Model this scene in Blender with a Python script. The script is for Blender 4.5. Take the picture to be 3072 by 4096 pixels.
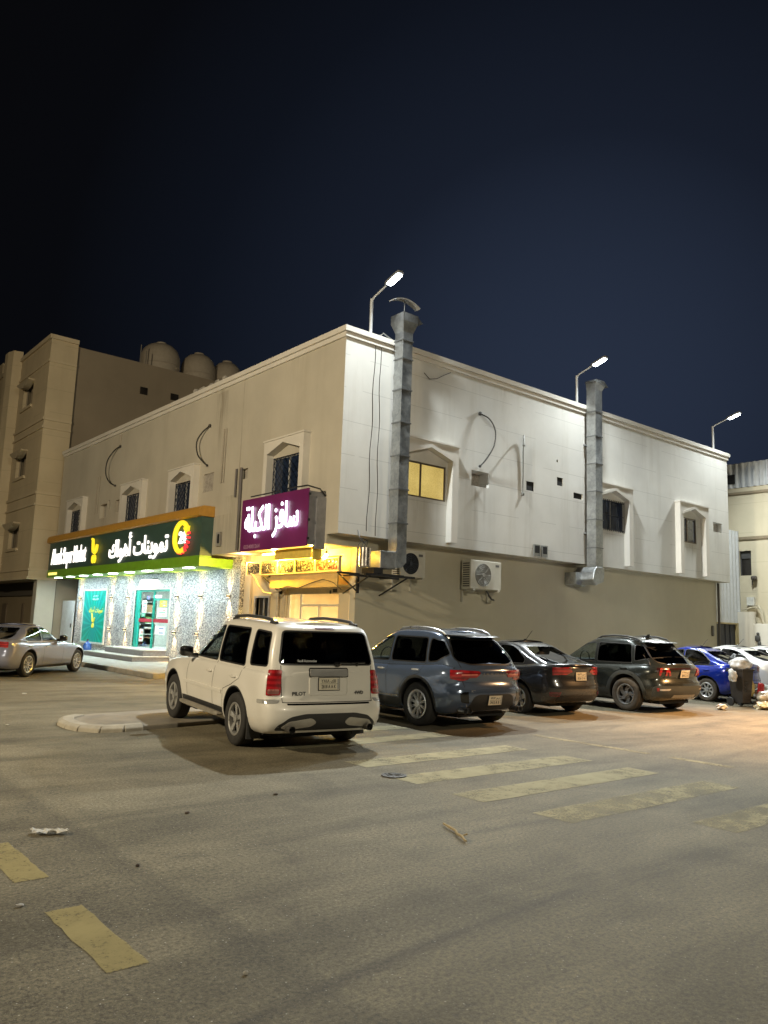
import bpy, bmesh, math, random
import numpy as np
from mathutils import Vector, Matrix
from mathutils.bvhtree import BVHTree
random.seed(7)
for o in list(bpy.data.objects): bpy.data.objects.remove(o)
SC = bpy.context.scene
COL = SC.collection
rad = math.radians

# ------------------------------------------------------------ camera
yaw, pitch, roll = 0.88077906, 0.14467528, 0.03556764
CAM = Vector((-12.2131, -16.6903, 1.75))
fw = Vector((math.cos(yaw)*math.cos(pitch), math.sin(yaw)*math.cos(pitch), math.sin(pitch)))
r0 = Vector((math.sin(yaw), -math.cos(yaw), 0)); u0 = r0.cross(fw)
rt = math.cos(roll)*r0 + math.sin(roll)*u0
up = -math.sin(roll)*r0 + math.cos(roll)*u0
cd = bpy.data.cameras.new('camera'); cam = bpy.data.objects.new('camera', cd); COL.objects.link(cam)
M = Matrix((rt, up, -fw)).transposed().to_4x4(); M.translation = CAM
cam.matrix_world = M
cd.sensor_fit = 'VERTICAL'; cd.sensor_height = 36; cd.sensor_width = 27
cd.lens = 36*3134.73/4096
cd.clip_start = 0.05; cd.clip_end = 2000
SC.camera = cam
SC.render.resolution_x = 768; SC.render.resolution_y = 1024

# ------------------------------------------------------------ night sky
W = bpy.data.worlds.new("World"); SC.world = W; W.use_nodes = True
nt = W.node_tree; nt.nodes.clear()
wo = nt.nodes.new('ShaderNodeOutputWorld'); bg = nt.nodes.new('ShaderNodeBackground')
tc = nt.nodes.new('ShaderNodeTexCoord'); dp = nt.nodes.new('ShaderNodeVectorMath'); dp.operation = 'DOT_PRODUCT'
nz = nt.nodes.new('ShaderNodeVectorMath'); nz.operation = 'NORMALIZE'
nt.links.new(tc.outputs['Generated'], nz.inputs[0]); nt.links.new(nz.outputs[0], dp.inputs[0])
dp.inputs[1].default_value = Vector((.78, .57, .27)).normalized()
rp = nt.nodes.new('ShaderNodeValToRGB'); nt.links.new(dp.outputs['Value'], rp.inputs[0])
e = rp.color_ramp.elements
e[0].position = .66; e[0].color = (.0024, .0024, .0028, 1)
e[1].position = 1.0; e[1].color = (.023, .033, .060, 1)
for p_, c_ in ((.80, (.0028, .0032, .0046, 1)), (.88, (.0050, .0068, .0120, 1)), (.95, (.0100, .0140, .0255, 1))):
    q = e.new(p_); q.color = c_
nt.links.new(rp.outputs[0], bg.inputs[0]); bg.inputs[1].default_value = 0.76
nt.links.new(bg.outputs[0], wo.inputs[0])

# ------------------------------------------------------------ street light beyond the frame and exposure
def lamp(name, kind, loc, power, col, radius=.15, target=None, size=None, blend=1.0, smooth=0):
    ld = bpy.data.lights.new(name, kind); ld.energy = power; ld.color = col
    if kind in ('POINT', 'SPOT'): ld.shadow_soft_size = radius
    if kind == 'SPOT': ld.spot_size = rad(size or 150); ld.spot_blend = blend
    if kind == 'AREA': ld.size = radius
    if smooth:   # cut-off optic: less spill right next to the head
        ld.use_nodes = True; ln = ld.node_tree; em_ = ln.nodes['Emission']; fo = ln.nodes.new('ShaderNodeLightFalloff')
        fo.inputs['Strength'].default_value = 1.0; fo.inputs['Smooth'].default_value = smooth; ln.links.new(fo.outputs['Quadratic'], em_.inputs['Strength'])
    o = bpy.data.objects.new(name, ld); COL.objects.link(o); o.location = loc
    if target is not None:
        o.rotation_euler = (Vector(target)-Vector(loc)).to_track_quat('-Z', 'Y').to_euler()
    return o
WARM = (1.0, .83, .56); WARM2 = (1.0, .89, .66); SODIUM = (1.0, .53, .21); LED = (.90, .97, .97)
lamp('street_light_glow', 'SPOT', (-25, -4, 10.5), 15500, WARM, .35, (-3, 4, 3), 150)
lamp('street_light_glow', 'SPOT', (-9, -34, 12), 8600, WARM2, .35, (2, -2, 3), 120)
lamp('street_light_glow', 'SPOT', (7.8, -12.2, 6.5), 9500, SODIUM, .25, (4.9, -9.9, 0), 78)
lamp('street_light_glow', 'SPOT', (33, -8, 10), 3000, WARM2, .35, (25, -3, 5), 140)
SC.view_settings.view_transform = 'Standard'; SC.view_settings.look = 'None'
SC.view_settings.exposure = 0.22; SC.view_settings.gamma = 1.0
SC.cycles.use_denoising = True
SC.cycles.max_bounces = 8; SC.cycles.transparent_max_bounces = 12
SC.cycles.sample_clamp_indirect = 6.0; SC.cycles.caustics_reflective = False; SC.cycles.caustics_refractive = False

# ------------------------------------------------------------ materials
MATS = {}
def newmat(name):
    m = bpy.data.materials.new(name); m.use_nodes = True
    return m, m.node_tree, m.node_tree.nodes['Principled BSDF']
def N(t, kind, **kw):
    n = t.nodes.new('ShaderNode'+kind)
    for k, v in kw.items(): setattr(n, k, v)
    return n
def noise(t, scale, detail=4, rough=.6, vec=None, dist=0):
    n = N(t, 'TexNoise'); n.inputs['Scale'].default_value = scale; n.inputs['Detail'].default_value = detail
    n.inputs['Roughness'].default_value = rough; n.inputs['Distortion'].default_value = dist
    if vec is not None: t.links.new(vec, n.inputs['Vector'])
    return n
def ramp(t, src, stops):
    r = N(t, 'ValToRGB'); t.links.new(src, r.inputs[0]); el = r.color_ramp.elements
    def c4(c): return tuple(c)+(1,) if hasattr(c, '__len__') else (c, c, c, 1)
    el[0].position, el[0].color = stops[0][0], c4(stops[0][1]); el[1].position, el[1].color = stops[-1][0], c4(stops[-1][1])
    for p, c in stops[1:-1]:
        q = el.new(p); q.color = c4(c)
    return r
def mixc(t, fac, a, b, mode='MIX'):
    m = N(t, 'Mix', data_type='RGBA', blend_type=mode)
    for sock, v in ((m.inputs[0], fac), (m.inputs[6], a), (m.inputs[7], b)):
        if hasattr(v, 'links') or hasattr(v, 'is_linked'): t.links.new(v, sock)
        else: sock.default_value = v if not hasattr(v, '__len__') else (tuple(v)+(1,))[:4]
    return m.outputs[2]
def math_(t, op, a, b=0.0, clamp=False):
    m = N(t, 'Math', operation=op); m.use_clamp = clamp
    for i, v in enumerate((a, b)):
        if hasattr(v, 'is_linked'): t.links.new(v, m.inputs[i])
        else: m.inputs[i].default_value = v
    return m.outputs[0]
def bump(t, p, h, strength=.3, dist=.01):
    b = N(t, 'Bump'); b.inputs['Strength'].default_value = strength; b.inputs['Distance'].default_value = dist
    t.links.new(h, b.inputs['Height']); t.links.new(b.outputs[0], p.inputs['Normal'])
def geo(t): return N(t, 'NewGeometry').outputs['Position']
def objc(t): return N(t, 'TexCoord').outputs['Object']
def S(p, name, v):
    if name in p.inputs: p.inputs[name].default_value = v
def mat(name, col, rough=.5, metal=0., var=.12, scale=6., coat=0., bmp=0., bscale=80., spec=None, emit=None, estr=0.):
    """plain surface with a little procedural mottling"""
    if name in MATS: return MATS[name]
    m, t, p = newmat(name)
    oc = objc(t)
    n = noise(t, scale, 5, .6, oc)
    r = ramp(t, n.outputs[0], [(.3, tuple(c*(1-var) for c in col)), (.7, tuple(min(1, c*(1+var)) for c in col))])
    t.links.new(r.outputs[0], p.inputs['Base Color'])
    rr = ramp(t, n.outputs[0], [(.3, max(0, rough-.08*min(1, var*6))), (.7, min(1, rough+.08*min(1, var*6)))])
    t.links.new(rr.outputs[0], p.inputs['Roughness'])
    S(p, 'Metallic', metal); S(p, 'Coat Weight', coat); S(p, 'Coat Roughness', .04)
    if spec is not None: S(p, 'Specular IOR Level', spec)
    if bmp: bump(t, p, noise(t, bscale, 4, .6, oc).outputs[0], bmp, .01)
    if emit is not None: S(p, 'Emission Color', tuple(emit)+(1,)); S(p, 'Emission Strength', estr)
    MATS[name] = m
    return m
def emat(name, col, strength):
    if name in MATS: return MATS[name]
    m, t, p = newmat(name)
    S(p, 'Base Color', tuple(min(1, c*.8) for c in col)+(1,)); S(p, 'Emission Color', tuple(col)+(1,)); S(p, 'Emission Strength', strength); S(p, 'Roughness', .4)
    MATS[name] = m
    return m
def glass(name, tint, rough=.02, refl=1.0):
    """thin window pane: tinted see-through plus a clear reflection"""
    if name in MATS: return MATS[name]
    m, t, p = newmat(name); t.nodes.remove(p)
    out = t.nodes['Material Output']
    tr = N(t, 'BsdfTransparent'); tr.inputs[0].default_value = tuple(tint)+(1,)
    gl = N(t, 'BsdfGlossy'); gl.inputs['Roughness'].default_value = rough; gl.inputs['Color'].default_value = (.9*refl, .92*refl, .95*refl, 1)
    lw = N(t, 'LayerWeight'); lw.inputs['Blend'].default_value = .5
    fr = math_(t, 'ADD', math_(t, 'MULTIPLY', math_(t, 'POWER', lw.outputs['Facing'], 4.0), .9), .055)
    mx = N(t, 'MixShader'); t.links.new(fr, mx.inputs[0]); t.links.new(tr.outputs[0], mx.inputs[1]); t.links.new(gl.outputs[0], mx.inputs[2])
    t.links.new(mx.outputs[0], out.inputs['Surface'])
    MATS[name] = m
    return m

def wall_mat(name, col, joints=None, streak=.25, stain=(.6, .55, .47), blotch=.10, drips=()):
    """painted render: blotches, rain streaks, optional faint panel joints"""
    m, t, p = newmat(name)
    pos = geo(t)
    mp = N(t, 'Mapping'); mp.inputs['Scale'].default_value = (1.7, 1.7, .16); t.links.new(pos, mp.inputs[0])
    big = noise(t, .55, 5, .6, pos); stre = noise(t, 1.0, 6, .65, mp.outputs[0]); fine = noise(t, 40, 3, .6, pos)
    c = ramp(t, big.outputs[0], [(.3, tuple(x*(1-blotch) for x in col)), (.7, tuple(min(1, x*(1+blotch*.6)) for x in col))]).outputs[0]
    sm = ramp(t, stre.outputs[0], [(.52, 0.), (.78, 1.)]).outputs[0]
    c = mixc(t, math_(t, 'MULTIPLY', sm, streak), c, tuple(col[i]*stain[i] for i in range(3)))
    h = fine.outputs[0]
    if drips:   # rusty and sooty runs below holes: (axis, centre, half width, top z, length, strength)
        s2 = N(t, 'SeparateXYZ'); t.links.new(pos, s2.inputs[0]); mp2 = N(t, 'Mapping'); mp2.inputs['Scale'].default_value = (9, 9, .7); t.links.new(pos, mp2.inputs[0])
        rn_ = ramp(t, noise(t, 1.0, 5, .7, mp2.outputs[0]).outputs[0], [(.38, 0.), (.66, 1.)]).outputs[0]
        for ax, cc_, hw_, zt_, ln_, st_ in drips:
            du = math_(t, 'SUBTRACT', 1.0, math_(t, 'MULTIPLY', math_(t, 'ABSOLUTE', math_(t, 'SUBTRACT', s2.outputs[0 if ax == 'x' else 1], cc_)), 1/hw_), True)
            dz = math_(t, 'SUBTRACT', zt_, s2.outputs[2]); on = math_(t, 'GREATER_THAN', dz, 0.0); fd_ = math_(t, 'SUBTRACT', 1.0, math_(t, 'MULTIPLY', dz, 1/ln_), True)
            k_ = math_(t, 'MULTIPLY', math_(t, 'MULTIPLY', math_(t, 'POWER', du, .5), rn_), math_(t, 'MULTIPLY', on, fd_))
            c = mixc(t, math_(t, 'MULTIPLY', k_, st_), c, tuple(q*w_ for q, w_ in zip(col, (.30, .25, .19))))
    if joints:
        sp = N(t, 'SeparateXYZ'); t.links.new(pos, sp.inputs[0])
        f = math_(t, 'FRACT', math_(t, 'MULTIPLY', math_(t, 'ADD', sp.outputs[2], joints[1]), 1/joints[0]))
        ln = math_(t, 'LESS_THAN', f, .018/joints[0]*1.0)
        brk = math_(t, 'GREATER_THAN', noise(t, .8, 2, .5, pos).outputs[0], .40)
        ln = math_(t, 'MULTIPLY', ln, brk)
        c = mixc(t, math_(t, 'MULTIPLY', ln, .40), c, tuple(x*.45 for x in col))
        h = math_(t, 'SUBTRACT', h, math_(t, 'MULTIPLY', ln, 1.2))
    t.links.new(c, p.inputs['Base Color']); S(p, 'Roughness', .75); S(p, 'Specular IOR Level', .25)
    bump(t, p, h, .15, .004)
    MATS[name] = m
    return m

# ------------------------------------------------------------ mesh helpers
WL = {}
class MB:
    def __init__(s): s.v = []; s.f = []; s.m = []; s.s = []
    def add(s, vs, fs, mi=0, sm=False):
        b = len(s.v); s.v += [tuple(p) for p in vs]
        for f in fs: s.f.append(tuple(b+i for i in f)); s.m.append(mi); s.s.append(sm)
        return s
    def box(s, x0, x1, y0, y1, z0, z1, mi=0):
        if x0 > x1: x0, x1 = x1, x0
        if y0 > y1: y0, y1 = y1, y0
        if z0 > z1: z0, z1 = z1, z0
        v = [(x0,y0,z0),(x1,y0,z0),(x1,y1,z0),(x0,y1,z0),(x0,y0,z1),(x1,y0,z1),(x1,y1,z1),(x0,y1,z1)]
        return s.add(v, [(0,3,2,1),(4,5,6,7),(0,1,5,4),(1,2,6,5),(2,3,7,6),(3,0,4,7)], mi)
    def prism(s, poly, axis, a, b, mi=0):
        n = len(poly)
        def P(u, v, w):
            return (w, u, v) if axis == 'x' else (u, w, v) if axis == 'y' else (u, v, w)
        vs = [P(u, v, a) for u, v in poly]+[P(u, v, b) for u, v in poly]
        fs = [tuple(range(n)), tuple(range(2*n-1, n-1, -1))]+[(i, i+n, (i+1) % n+n, (i+1) % n) for i in range(n)]
        return s.add(vs, fs, mi)
    def tube(s, pts, r, n=8, mi=0, sm=True):
        pts = [Vector(p) for p in pts]; rs = r if hasattr(r, '__len__') else [r]*len(pts)
        vs = []; fs = []; prev = None
        for i, p in enumerate(pts):
            d = (pts[min(i+1, len(pts)-1)]-pts[max(i-1, 0)]).normalized()
            a = prev if prev is not None else (Vector((0,0,1)) if abs(d.z) < .9 else Vector((1,0,0)))
            a = (a-d*a.dot(d)).normalized(); prev = a; b = d.cross(a)
            for k in range(n):
                t_ = 2*math.pi*k/n; vs.append(p+(a*math.cos(t_)+b*math.sin(t_))*rs[i])
        for i in range(len(pts)-1):
            for k in range(n): fs.append((i*n+k, i*n+(k+1) % n, (i+1)*n+(k+1) % n, (i+1)*n+k))
        s.add(vs, fs, mi, sm)
        b0 = len(s.v)-len(vs)
        s.f.append(tuple(b0+k for k in range(n-1, -1, -1))); s.m.append(mi); s.s.append(False)
        s.f.append(tuple(b0+(len(pts)-1)*n+k for k in range(n))); s.m.append(mi); s.s.append(False)
        return s
    def lathe(s, prof, c, axis='z', n=24, mi=0, sm=True, caps=True):
        vs = []; fs = []
        for r, h in prof:
            for k in range(n):
                t_ = 2*math.pi*k/n; a, b = r*math.cos(t_), r*math.sin(t_)
                vs.append((c[0]+a, c[1]+b, c[2]+h) if axis == 'z' else (c[0]+a, c[1]+h, c[2]-b) if axis == 'y' else (c[0]+h, c[1]+a, c[2]+b))
        for i in range(len(prof)-1):
            for k in range(n): fs.append((i*n+k, i*n+(k+1) % n, (i+1)*n+(k+1) % n, (i+1)*n+k))
        s.add(vs, fs, mi, sm)
        if caps:
            b0 = len(s.v)-len(vs)
            for i, rev in ((0, True), (len(prof)-1, False)):
                if prof[i][0] > 1e-4:
                    idx = [b0+i*n+k for k in range(n)]
                    s.f.append(tuple(idx[::-1] if rev else idx)); s.m.append(mi); s.s.append(False)
        return s
    def sbox(s, c, size, e=5., mi=0, n=10, M=None):
        """rounded box (superellipsoid)"""
        vs = []; fs = []; nu = 2*n
        def sg(x, p): return math.copysign(abs(x)**p, x)
        for i in range(n+1):
            a = -math.pi/2+math.pi*i/n
            for k in range(nu):
                b = 2*math.pi*k/nu
                p = Vector((size[0]/2*sg(math.cos(a), 2/e)*sg(math.cos(b), 2/e), size[1]/2*sg(math.cos(a), 2/e)*sg(math.sin(b), 2/e), size[2]/2*sg(math.sin(a), 2/e)))
                if M is not None: p = M @ p
                vs.append(p+Vector(c))
        for i in range(n):
            for k in range(nu): fs.append((i*nu+k, i*nu+(k+1) % nu, (i+1)*nu+(k+1) % nu, (i+1)*nu+k))
        return s.add(vs, fs, mi, True)
    def quad(s, a, b, c, d, mi=0): return s.add([a, b, c, d], [(0,1,2,3)], mi)
    def text(s, body, o, right, upv, nrm, height=None, width=None, depth=.02, bold=0., mi=0, align='c', res=2):
        vs, fs = text_mesh(body, depth, bold, res)
        xs = [v[0] for v in vs]; ys = [v[1] for v in vs]; x0, x1, y0, y1 = min(xs), max(xs), min(ys), max(ys)
        kx = ky = None
        if width: kx = width/(x1-x0)
        if height: ky = height/(y1-y0)
        kx = kx or ky; ky = ky or kx
        right, upv, nrm, o = Vector(right), Vector(upv), Vector(nrm), Vector(o)
        cx = (x0+x1)/2 if align == 'c' else x0; cy = (y0+y1)/2
        zs = [v[2] for v in vs]; z0, z1 = min(zs), max(zs)
        out = [o+right*((x-cx)*kx)+upv*((y-cy)*ky)+nrm*(depth*(z-z0)/max(1e-6, z1-z0)) for x, y, z in vs]
        return s.add(out, fs, mi)
    def build(s, name, m, parent=None, local=False, sharp=35, bevel=0, at=None):
        me = bpy.data.meshes.new(name)
        base = Vector((0,0,0))
        if parent is not None:
            if not local: base = WL[parent.name]
        elif at is not None: base = Vector(at)
        elif s.v:
            xs, ys, zs = zip(*s.v); base = Vector(((min(xs)+max(xs))/2, (min(ys)+max(ys))/2, min(zs)))
        me.from_pydata([tuple(Vector(p)-base) for p in s.v], [], s.f)
        for mm in (m if isinstance(m, (list, tuple)) else [m]): me.materials.append(mm)
        me.polygons.foreach_set('material_index', s.m); me.polygons.foreach_set('use_smooth', [True if x else False for x in s.s])
        me.validate(); me.update()
        bm = bmesh.new(); bm.from_mesh(me); bmesh.ops.recalc_face_normals(bm, faces=bm.faces); bm.to_mesh(me); bm.free()
        if any(s.s): me.set_sharp_from_angle(angle=rad(sharp))
        o = bpy.data.objects.new(name, me); COL.objects.link(o)
        if parent is not None:
            o.parent = parent; WL[o.name] = Vector(WL.get(parent.name, (0,0,0))) if not local else Vector((0,0,0))
        else:
            o.location = base; WL[o.name] = base
        if bevel:
            b = o.modifiers.new('edge_rounding', 'BEVEL'); b.width = bevel; b.segments = 2; b.limit_method = 'ANGLE'; b.angle_limit = rad(40)
        return o
_TX = {}
def text_mesh(body, depth, bold, res):
    k = (body, depth > 0, bold, res)
    if k in _TX: return _TX[k]
    cu = bpy.data.curves.new('lettering', 'FONT'); cu.body = body; cu.extrude = .02 if depth > 0 else 0; cu.offset = bold; cu.resolution_u = res
    o = bpy.data.objects.new('lettering', cu); COL.objects.link(o)
    dg = bpy.context.evaluated_depsgraph_get(); dg.update()
    me = bpy.data.meshes.new_from_object(o.evaluated_get(dg))
    r = ([tuple(v.co) for v in me.vertices], [tuple(p.vertices) for p in me.polygons])
    bpy.data.objects.remove(o); bpy.data.curves.remove(cu); bpy.data.meshes.remove(me)
    _TX[k] = r
    return r
def tag(o, label, cat, group=None):
    o['label'] = label; o['category'] = cat
    if group: o['group'] = group
    return o
def struct(o): o['kind'] = 'structure'; return o
def thing(name, loc, label, cat, group=None, rz=0.):
    o = bpy.data.objects.new(name, None); COL.objects.link(o); o.location = loc; o.rotation_euler = (0, 0, rz)
    o.empty_display_size = .3
    WL[o.name] = Vector(loc)
    return tag(o, label, cat, group)
# ============================================================ GROUND
def asphalt():
    m, t, p = newmat('dusty_asphalt')
    pos = geo(t); sp = N(t, 'SeparateXYZ'); t.links.new(pos, sp.inputs[0])
    X, Y = sp.outputs[0], sp.outputs[1]
    big = noise(t, .26, 6, .62, pos, .9); mid = noise(t, 1.1, 6, .65, pos, .8)
    st = N(t, 'Mapping'); st.inputs['Scale'].default_value = (.25, 1.3, 1); st.inputs['Rotation'].default_value = (0, 0, rad(38)); t.links.new(pos, st.inputs[0])
    smear = noise(t, 1.2, 6, .6, st.outputs[0], .5)
    fine = noise(t, 34, 6, .9, pos); grit = N(t, 'TexVoronoi'); grit.inputs['Scale'].default_value = 60; t.links.new(pos, grit.inputs['Vector'])
    c = ramp(t, big.outputs[0], [(.32, (.098, .086, .059)), (.5, (.152, .134, .091)), (.68, (.225, .197, .134))]).outputs[0]
    c = mixc(t, .50, c, ramp(t, mid.outputs[0], [(.33, (.072, .063, .045)), (.67, (.238, .209, .144))]).outputs[0])
    c = mixc(t, .38, c, ramp(t, smear.outputs[0], [(.34, (.056, .049, .036)), (.60, (.235, .206, .142))]).outputs[0])
    # older coarse lane left of a straight joint
    w = math_(t, 'MULTIPLY', math_(t, 'SUBTRACT', noise(t, 3.0, 6, .75, pos).outputs[0], .5), .16)
    left = math_(t, 'MULTIPLY', math_(t, 'SUBTRACT', -9.66, math_(t, 'ADD', X, w)), 8.0, True)
    c = mixc(t, math_(t, 'MULTIPLY', left, .22), c, (.07, .062, .047))
    d = math_(t, 'ABSOLUTE', math_(t, 'ADD', math_(t, 'ADD', X, w), 9.72))
    edge = math_(t, 'SUBTRACT', 1.0, math_(t, 'MULTIPLY', d, 3.2), True)
    c = mixc(t, math_(t, 'MULTIPLY', edge, math_(t, 'MULTIPLY', left, .30)), c, (.05, .045, .036))
    # cracks
    ck = N(t, 'TexVoronoi', feature='DISTANCE_TO_EDGE'); ck.inputs['Scale'].default_value = .30
    wv = N(t, 'VectorMath', operation='ADD'); nn = noise(t, 1.3, 5, .7, pos); sc = N(t, 'VectorMath', operation='SCALE'); sc.inputs['Scale'].default_value = 1.6
    t.links.new(nn.outputs['Color'], sc.inputs[0]); t.links.new(pos, wv.inputs[0]); t.links.new(sc.outputs[0], wv.inputs[1]); t.links.new(wv.outputs[0], ck.inputs['Vector'])
    crack = math_(t, 'MULTIPLY', math_(t, 'LESS_THAN', ck.outputs['Distance'], .0022), math_(t, 'GREATER_THAN', big.outputs[0], .56))
    c = mixc(t, math_(t, 'MULTIPLY', crack, .40), c, (.035, .032, .028))
    # tyre marks sweeping round the corner
    for cx, cy, R_, wd, s_ in ((-7.2, -30.5, 17.3, .09, .6), (-6.6, -33.0, 19.0, .08, .55), (-7.2, -30.5, 18.75, .09, .5), (6, -22, 13.6, .10, .5), (6, -22, 15.1, .10, .45)):
        dx = math_(t, 'SUBTRACT', X, cx); dy = math_(t, 'SUBTRACT', Y, cy)
        rr = math_(t, 'SQRT', math_(t, 'ADD', math_(t, 'MULTIPLY', dx, dx), math_(t, 'MULTIPLY', dy, dy)))
        q = math_(t, 'SUBTRACT', 1.0, math_(t, 'MULTIPLY', math_(t, 'ABSOLUTE', math_(t, 'SUBTRACT', rr, R_)), 1/wd), True)
        q = math_(t, 'MULTIPLY', q, ramp(t, noise(t, .5, 3, .6, pos).outputs[0], [(.50, 0.), (.66, 1.)]).outputs[0])
        c = mixc(t, math_(t, 'MULTIPLY', q, s_), c, (.045, .041, .037))
    # oil drips and stains
    stn = ramp(t, noise(t, .75, 5, .7, pos, 1.2).outputs[0], [(.60, 0.), (.74, 1.)]).outputs[0]
    c = mixc(t, math_(t, 'MULTIPLY', stn, .50), c, (.055, .048, .038))
    # aggregate; the glint sparkle is painted into the colour as pale grains
    g = ramp(t, fine.outputs[0], [(.36, .16), (.64, 1.84)]).outputs[0]
    c = mixc(t, .85, c, g, 'MULTIPLY')
    chips = math_(t, 'LESS_THAN', grit.outputs['Distance'], .20)
    gc = N(t, 'SeparateColor'); t.links.new(grit.outputs['Color'], gc.inputs[0])
    chips = math_(t, 'MULTIPLY', chips, gc.outputs[0])
    c = mixc(t, math_(t, 'MULTIPLY', chips, .6), c, (.30, .28, .24))
    glint = math_(t, 'MULTIPLY', math_(t, 'GREATER_THAN', gc.outputs[1], .978), math_(t, 'LESS_THAN', grit.outputs['Distance'], .26))
    c = mixc(t, math_(t, 'MULTIPLY', glint, .7), c, (.50, .48, .42))
    t.links.new(c, p.inputs['Base Color'])
    t.links.new(ramp(t, fine.outputs[0], [(.35, .62), (.65, .92)]).outputs[0], p.inputs['Roughness']); t.links.new(math_(t, 'ADD', math_(t, 'MULTIPLY', glint, .8), .16), p.inputs['Specular IOR Level'])
    h = math_(t, 'ADD', math_(t, 'MULTIPLY', fine.outputs[0], 1.0), math_(t, 'MULTIPLY', grit.outputs['Distance'], .8))
    bump(t, p, h, .5, .0035)
    return m
def road_paint(name, col, keep=.5):
    m, t, p = newmat(name); out = t.nodes['Material Output']; pos = geo(t)
    a = noise(t, 2.2, 6, .7, pos, .4); b = noise(t, 40, 4, .7, pos)
    wear = ramp(t, math_(t, 'ADD', math_(t, 'MULTIPLY', a.outputs[0], .45), math_(t, 'ADD', math_(t, 'MULTIPLY', noise(t, 11, 5, .75, pos).outputs[0], .25), math_(t, 'MULTIPLY', b.outputs[0], .30))), [(keep-.02, .05), (keep+.14, .72)]).outputs[0]
    cc = ramp(t, a.outputs[0], [(.35, tuple(x*.72 for x in col)), (.65, col)]).outputs[0]
    t.links.new(cc, p.inputs['Base Color']); S(p, 'Roughness', .9); S(p, 'Specular IOR Level', .12)
    bump(t, p, b.outputs[0], .4, .003)
    tr = N(t, 'BsdfTransparent'); mx = N(t, 'MixShader')
    t.links.new(wear, mx.inputs[0]); t.links.new(tr.outputs[0], mx.inputs[1]); t.links.new(p.outputs[0], mx.inputs[2]); t.links.new(mx.outputs[0], out.inputs['Surface'])
    return m
g = MB(); g.quad((-400,-400,0),(400,-400,0),(400,400,0),(-400,400,0))
struct(g.build('ground', asphalt(), at=(0,0,0)))
zp = road_paint('worn_white_paint', (.50, .455, .30), .355); zp2 = road_paint('very_worn_white_paint', (.49, .44, .285), .42); yp = road_paint('worn_yellow_paint', (.42, .35, .165), .345)
def rag(x0, x1, y0, y1, k):
    """a painted rectangle with slightly ragged ends"""
    rn = random.Random(k); n = 26; pts = []
    for i in range(n+1): pts.append((x0+(x1-x0)*i/n, y0+rn.uniform(-.007, .007)))
    for i in range(9): pts.append((x1+rn.uniform(-.008, .008), y0+(y1-y0)*(i+1)/10))
    for i in range(n+1): pts.append((x1+(x0-x1)*i/n, y1+rn.uniform(-.007, .007)))
    for i in range(9): pts.append((x0+rn.uniform(-.008, .008), y1+(y0-y1)*(i+1)/10))
    return pts
for k, (y0, y1, x0, x1) in enumerate(((-4.70, -5.15, -5.6, -2.8), (-5.75, -6.20, -5.9, -2.8), (-6.78, -7.24, -5.95, -2.75), (-7.74, -8.16, -5.95, -2.75), (-8.36, -8.82, -5.85, -2.75),
                          (-9.44, -9.92, -6.0, -2.72), (-10.49, -10.96, -6.02, -2.73), (-11.53, -12.0, -5.95, -2.70), (-12.6, -13.05, -4.9, -2.6), (-13.65, -14.1, -5.0, -2.6))):
    if k == 3: continue
    b = MB(); pts = rag(x0, x1, y1, y0, k); b.add([(x, y, .004) for x, y in pts], [tuple(range(len(pts)))])
    struct(b.build('zebra_stripe', zp if k < 7 else zp2))
for k, (y0, y1) in enumerate(((-9.95, -7.76), (-11.25, -10.3), (-13.6, -12.1))):
    b = MB(); pts = rag(-1.44, -1.27, y0, y1, 20+k); b.add([(x, y, .004) for x, y in pts], [tuple(range(len(pts)))])
    struct(b.build('lane_line', zp2))
for k in range(5):
    b = MB(); y1 = -11.65+1.64*k; pts = rag(-10.55, -10.33, y1-1.0, y1, 40+k); b.add([(x, y, .004) for x, y in pts], [tuple(range(len(pts)))])
    struct(b.build('yellow_dash', yp))

# ------------------------------------------------------------ pavement, steps, traffic island
conc = mat('pavement_concrete', (.34, .33, .30), .8, var=.16, scale=1.5, bmp=.2, bscale=60)
kerb = mat('kerb_stone', (.30, .28, .24), .8, var=.22, scale=3, bmp=.3, bscale=40)
b = MB(); b.prism([(-2.28, 5.42), (-1.85, 5.95), (1.0, 6.35), (1.0, 60), (-2.28, 60)], 'z', -.05, .145)
sw = struct(b.build('pavement', conc))
b = MB()
edge = [(-2.36, 40+0.0), (-2.36, 5.40), (-1.88, 5.86), (1.0, 6.26)]
y = 5.45
while y < 40:
    b.box(-2.45, -2.27, y, y+.94, -.05, .15); y += .95
for i in range(3):
    b.prism([(-2.45+i*.19, 5.40+i*.16), (-2.27+i*.18, 5.42+i*.16), (-2.08+i*.18, 5.58+i*.15), (-2.26+i*.19, 5.54+i*.16)] , 'z', -.05, .15)
for i in range(3): b.box(-1.85+i*.95, -1.85+i*.95+.93, 5.86+i*.13, 6.03+i*.13, -.05, .15)
struct(b.build('kerb', kerb, bevel=.02))
isl = [(-4.3, -2.35), (-4.3, -4.05), (-5.4, -4.3), (-6.5, -4.48), (-7.3, -4.56), (-7.62, -4.52), (-7.82, -4.25), (-7.86, -3.7), (-7.78, -3.2), (-7.5, -2.85), (-7.1, -2.72), (-5.6, -2.5)]
b = MB(); b.prism(isl, 'z', -.04, .07)
struct(b.build('traffic_island', mat('island_dusty_fill', (.22, .195, .155), .85, var=.25, scale=2.5, bmp=.5, bscale=30), bevel=.025))
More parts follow.
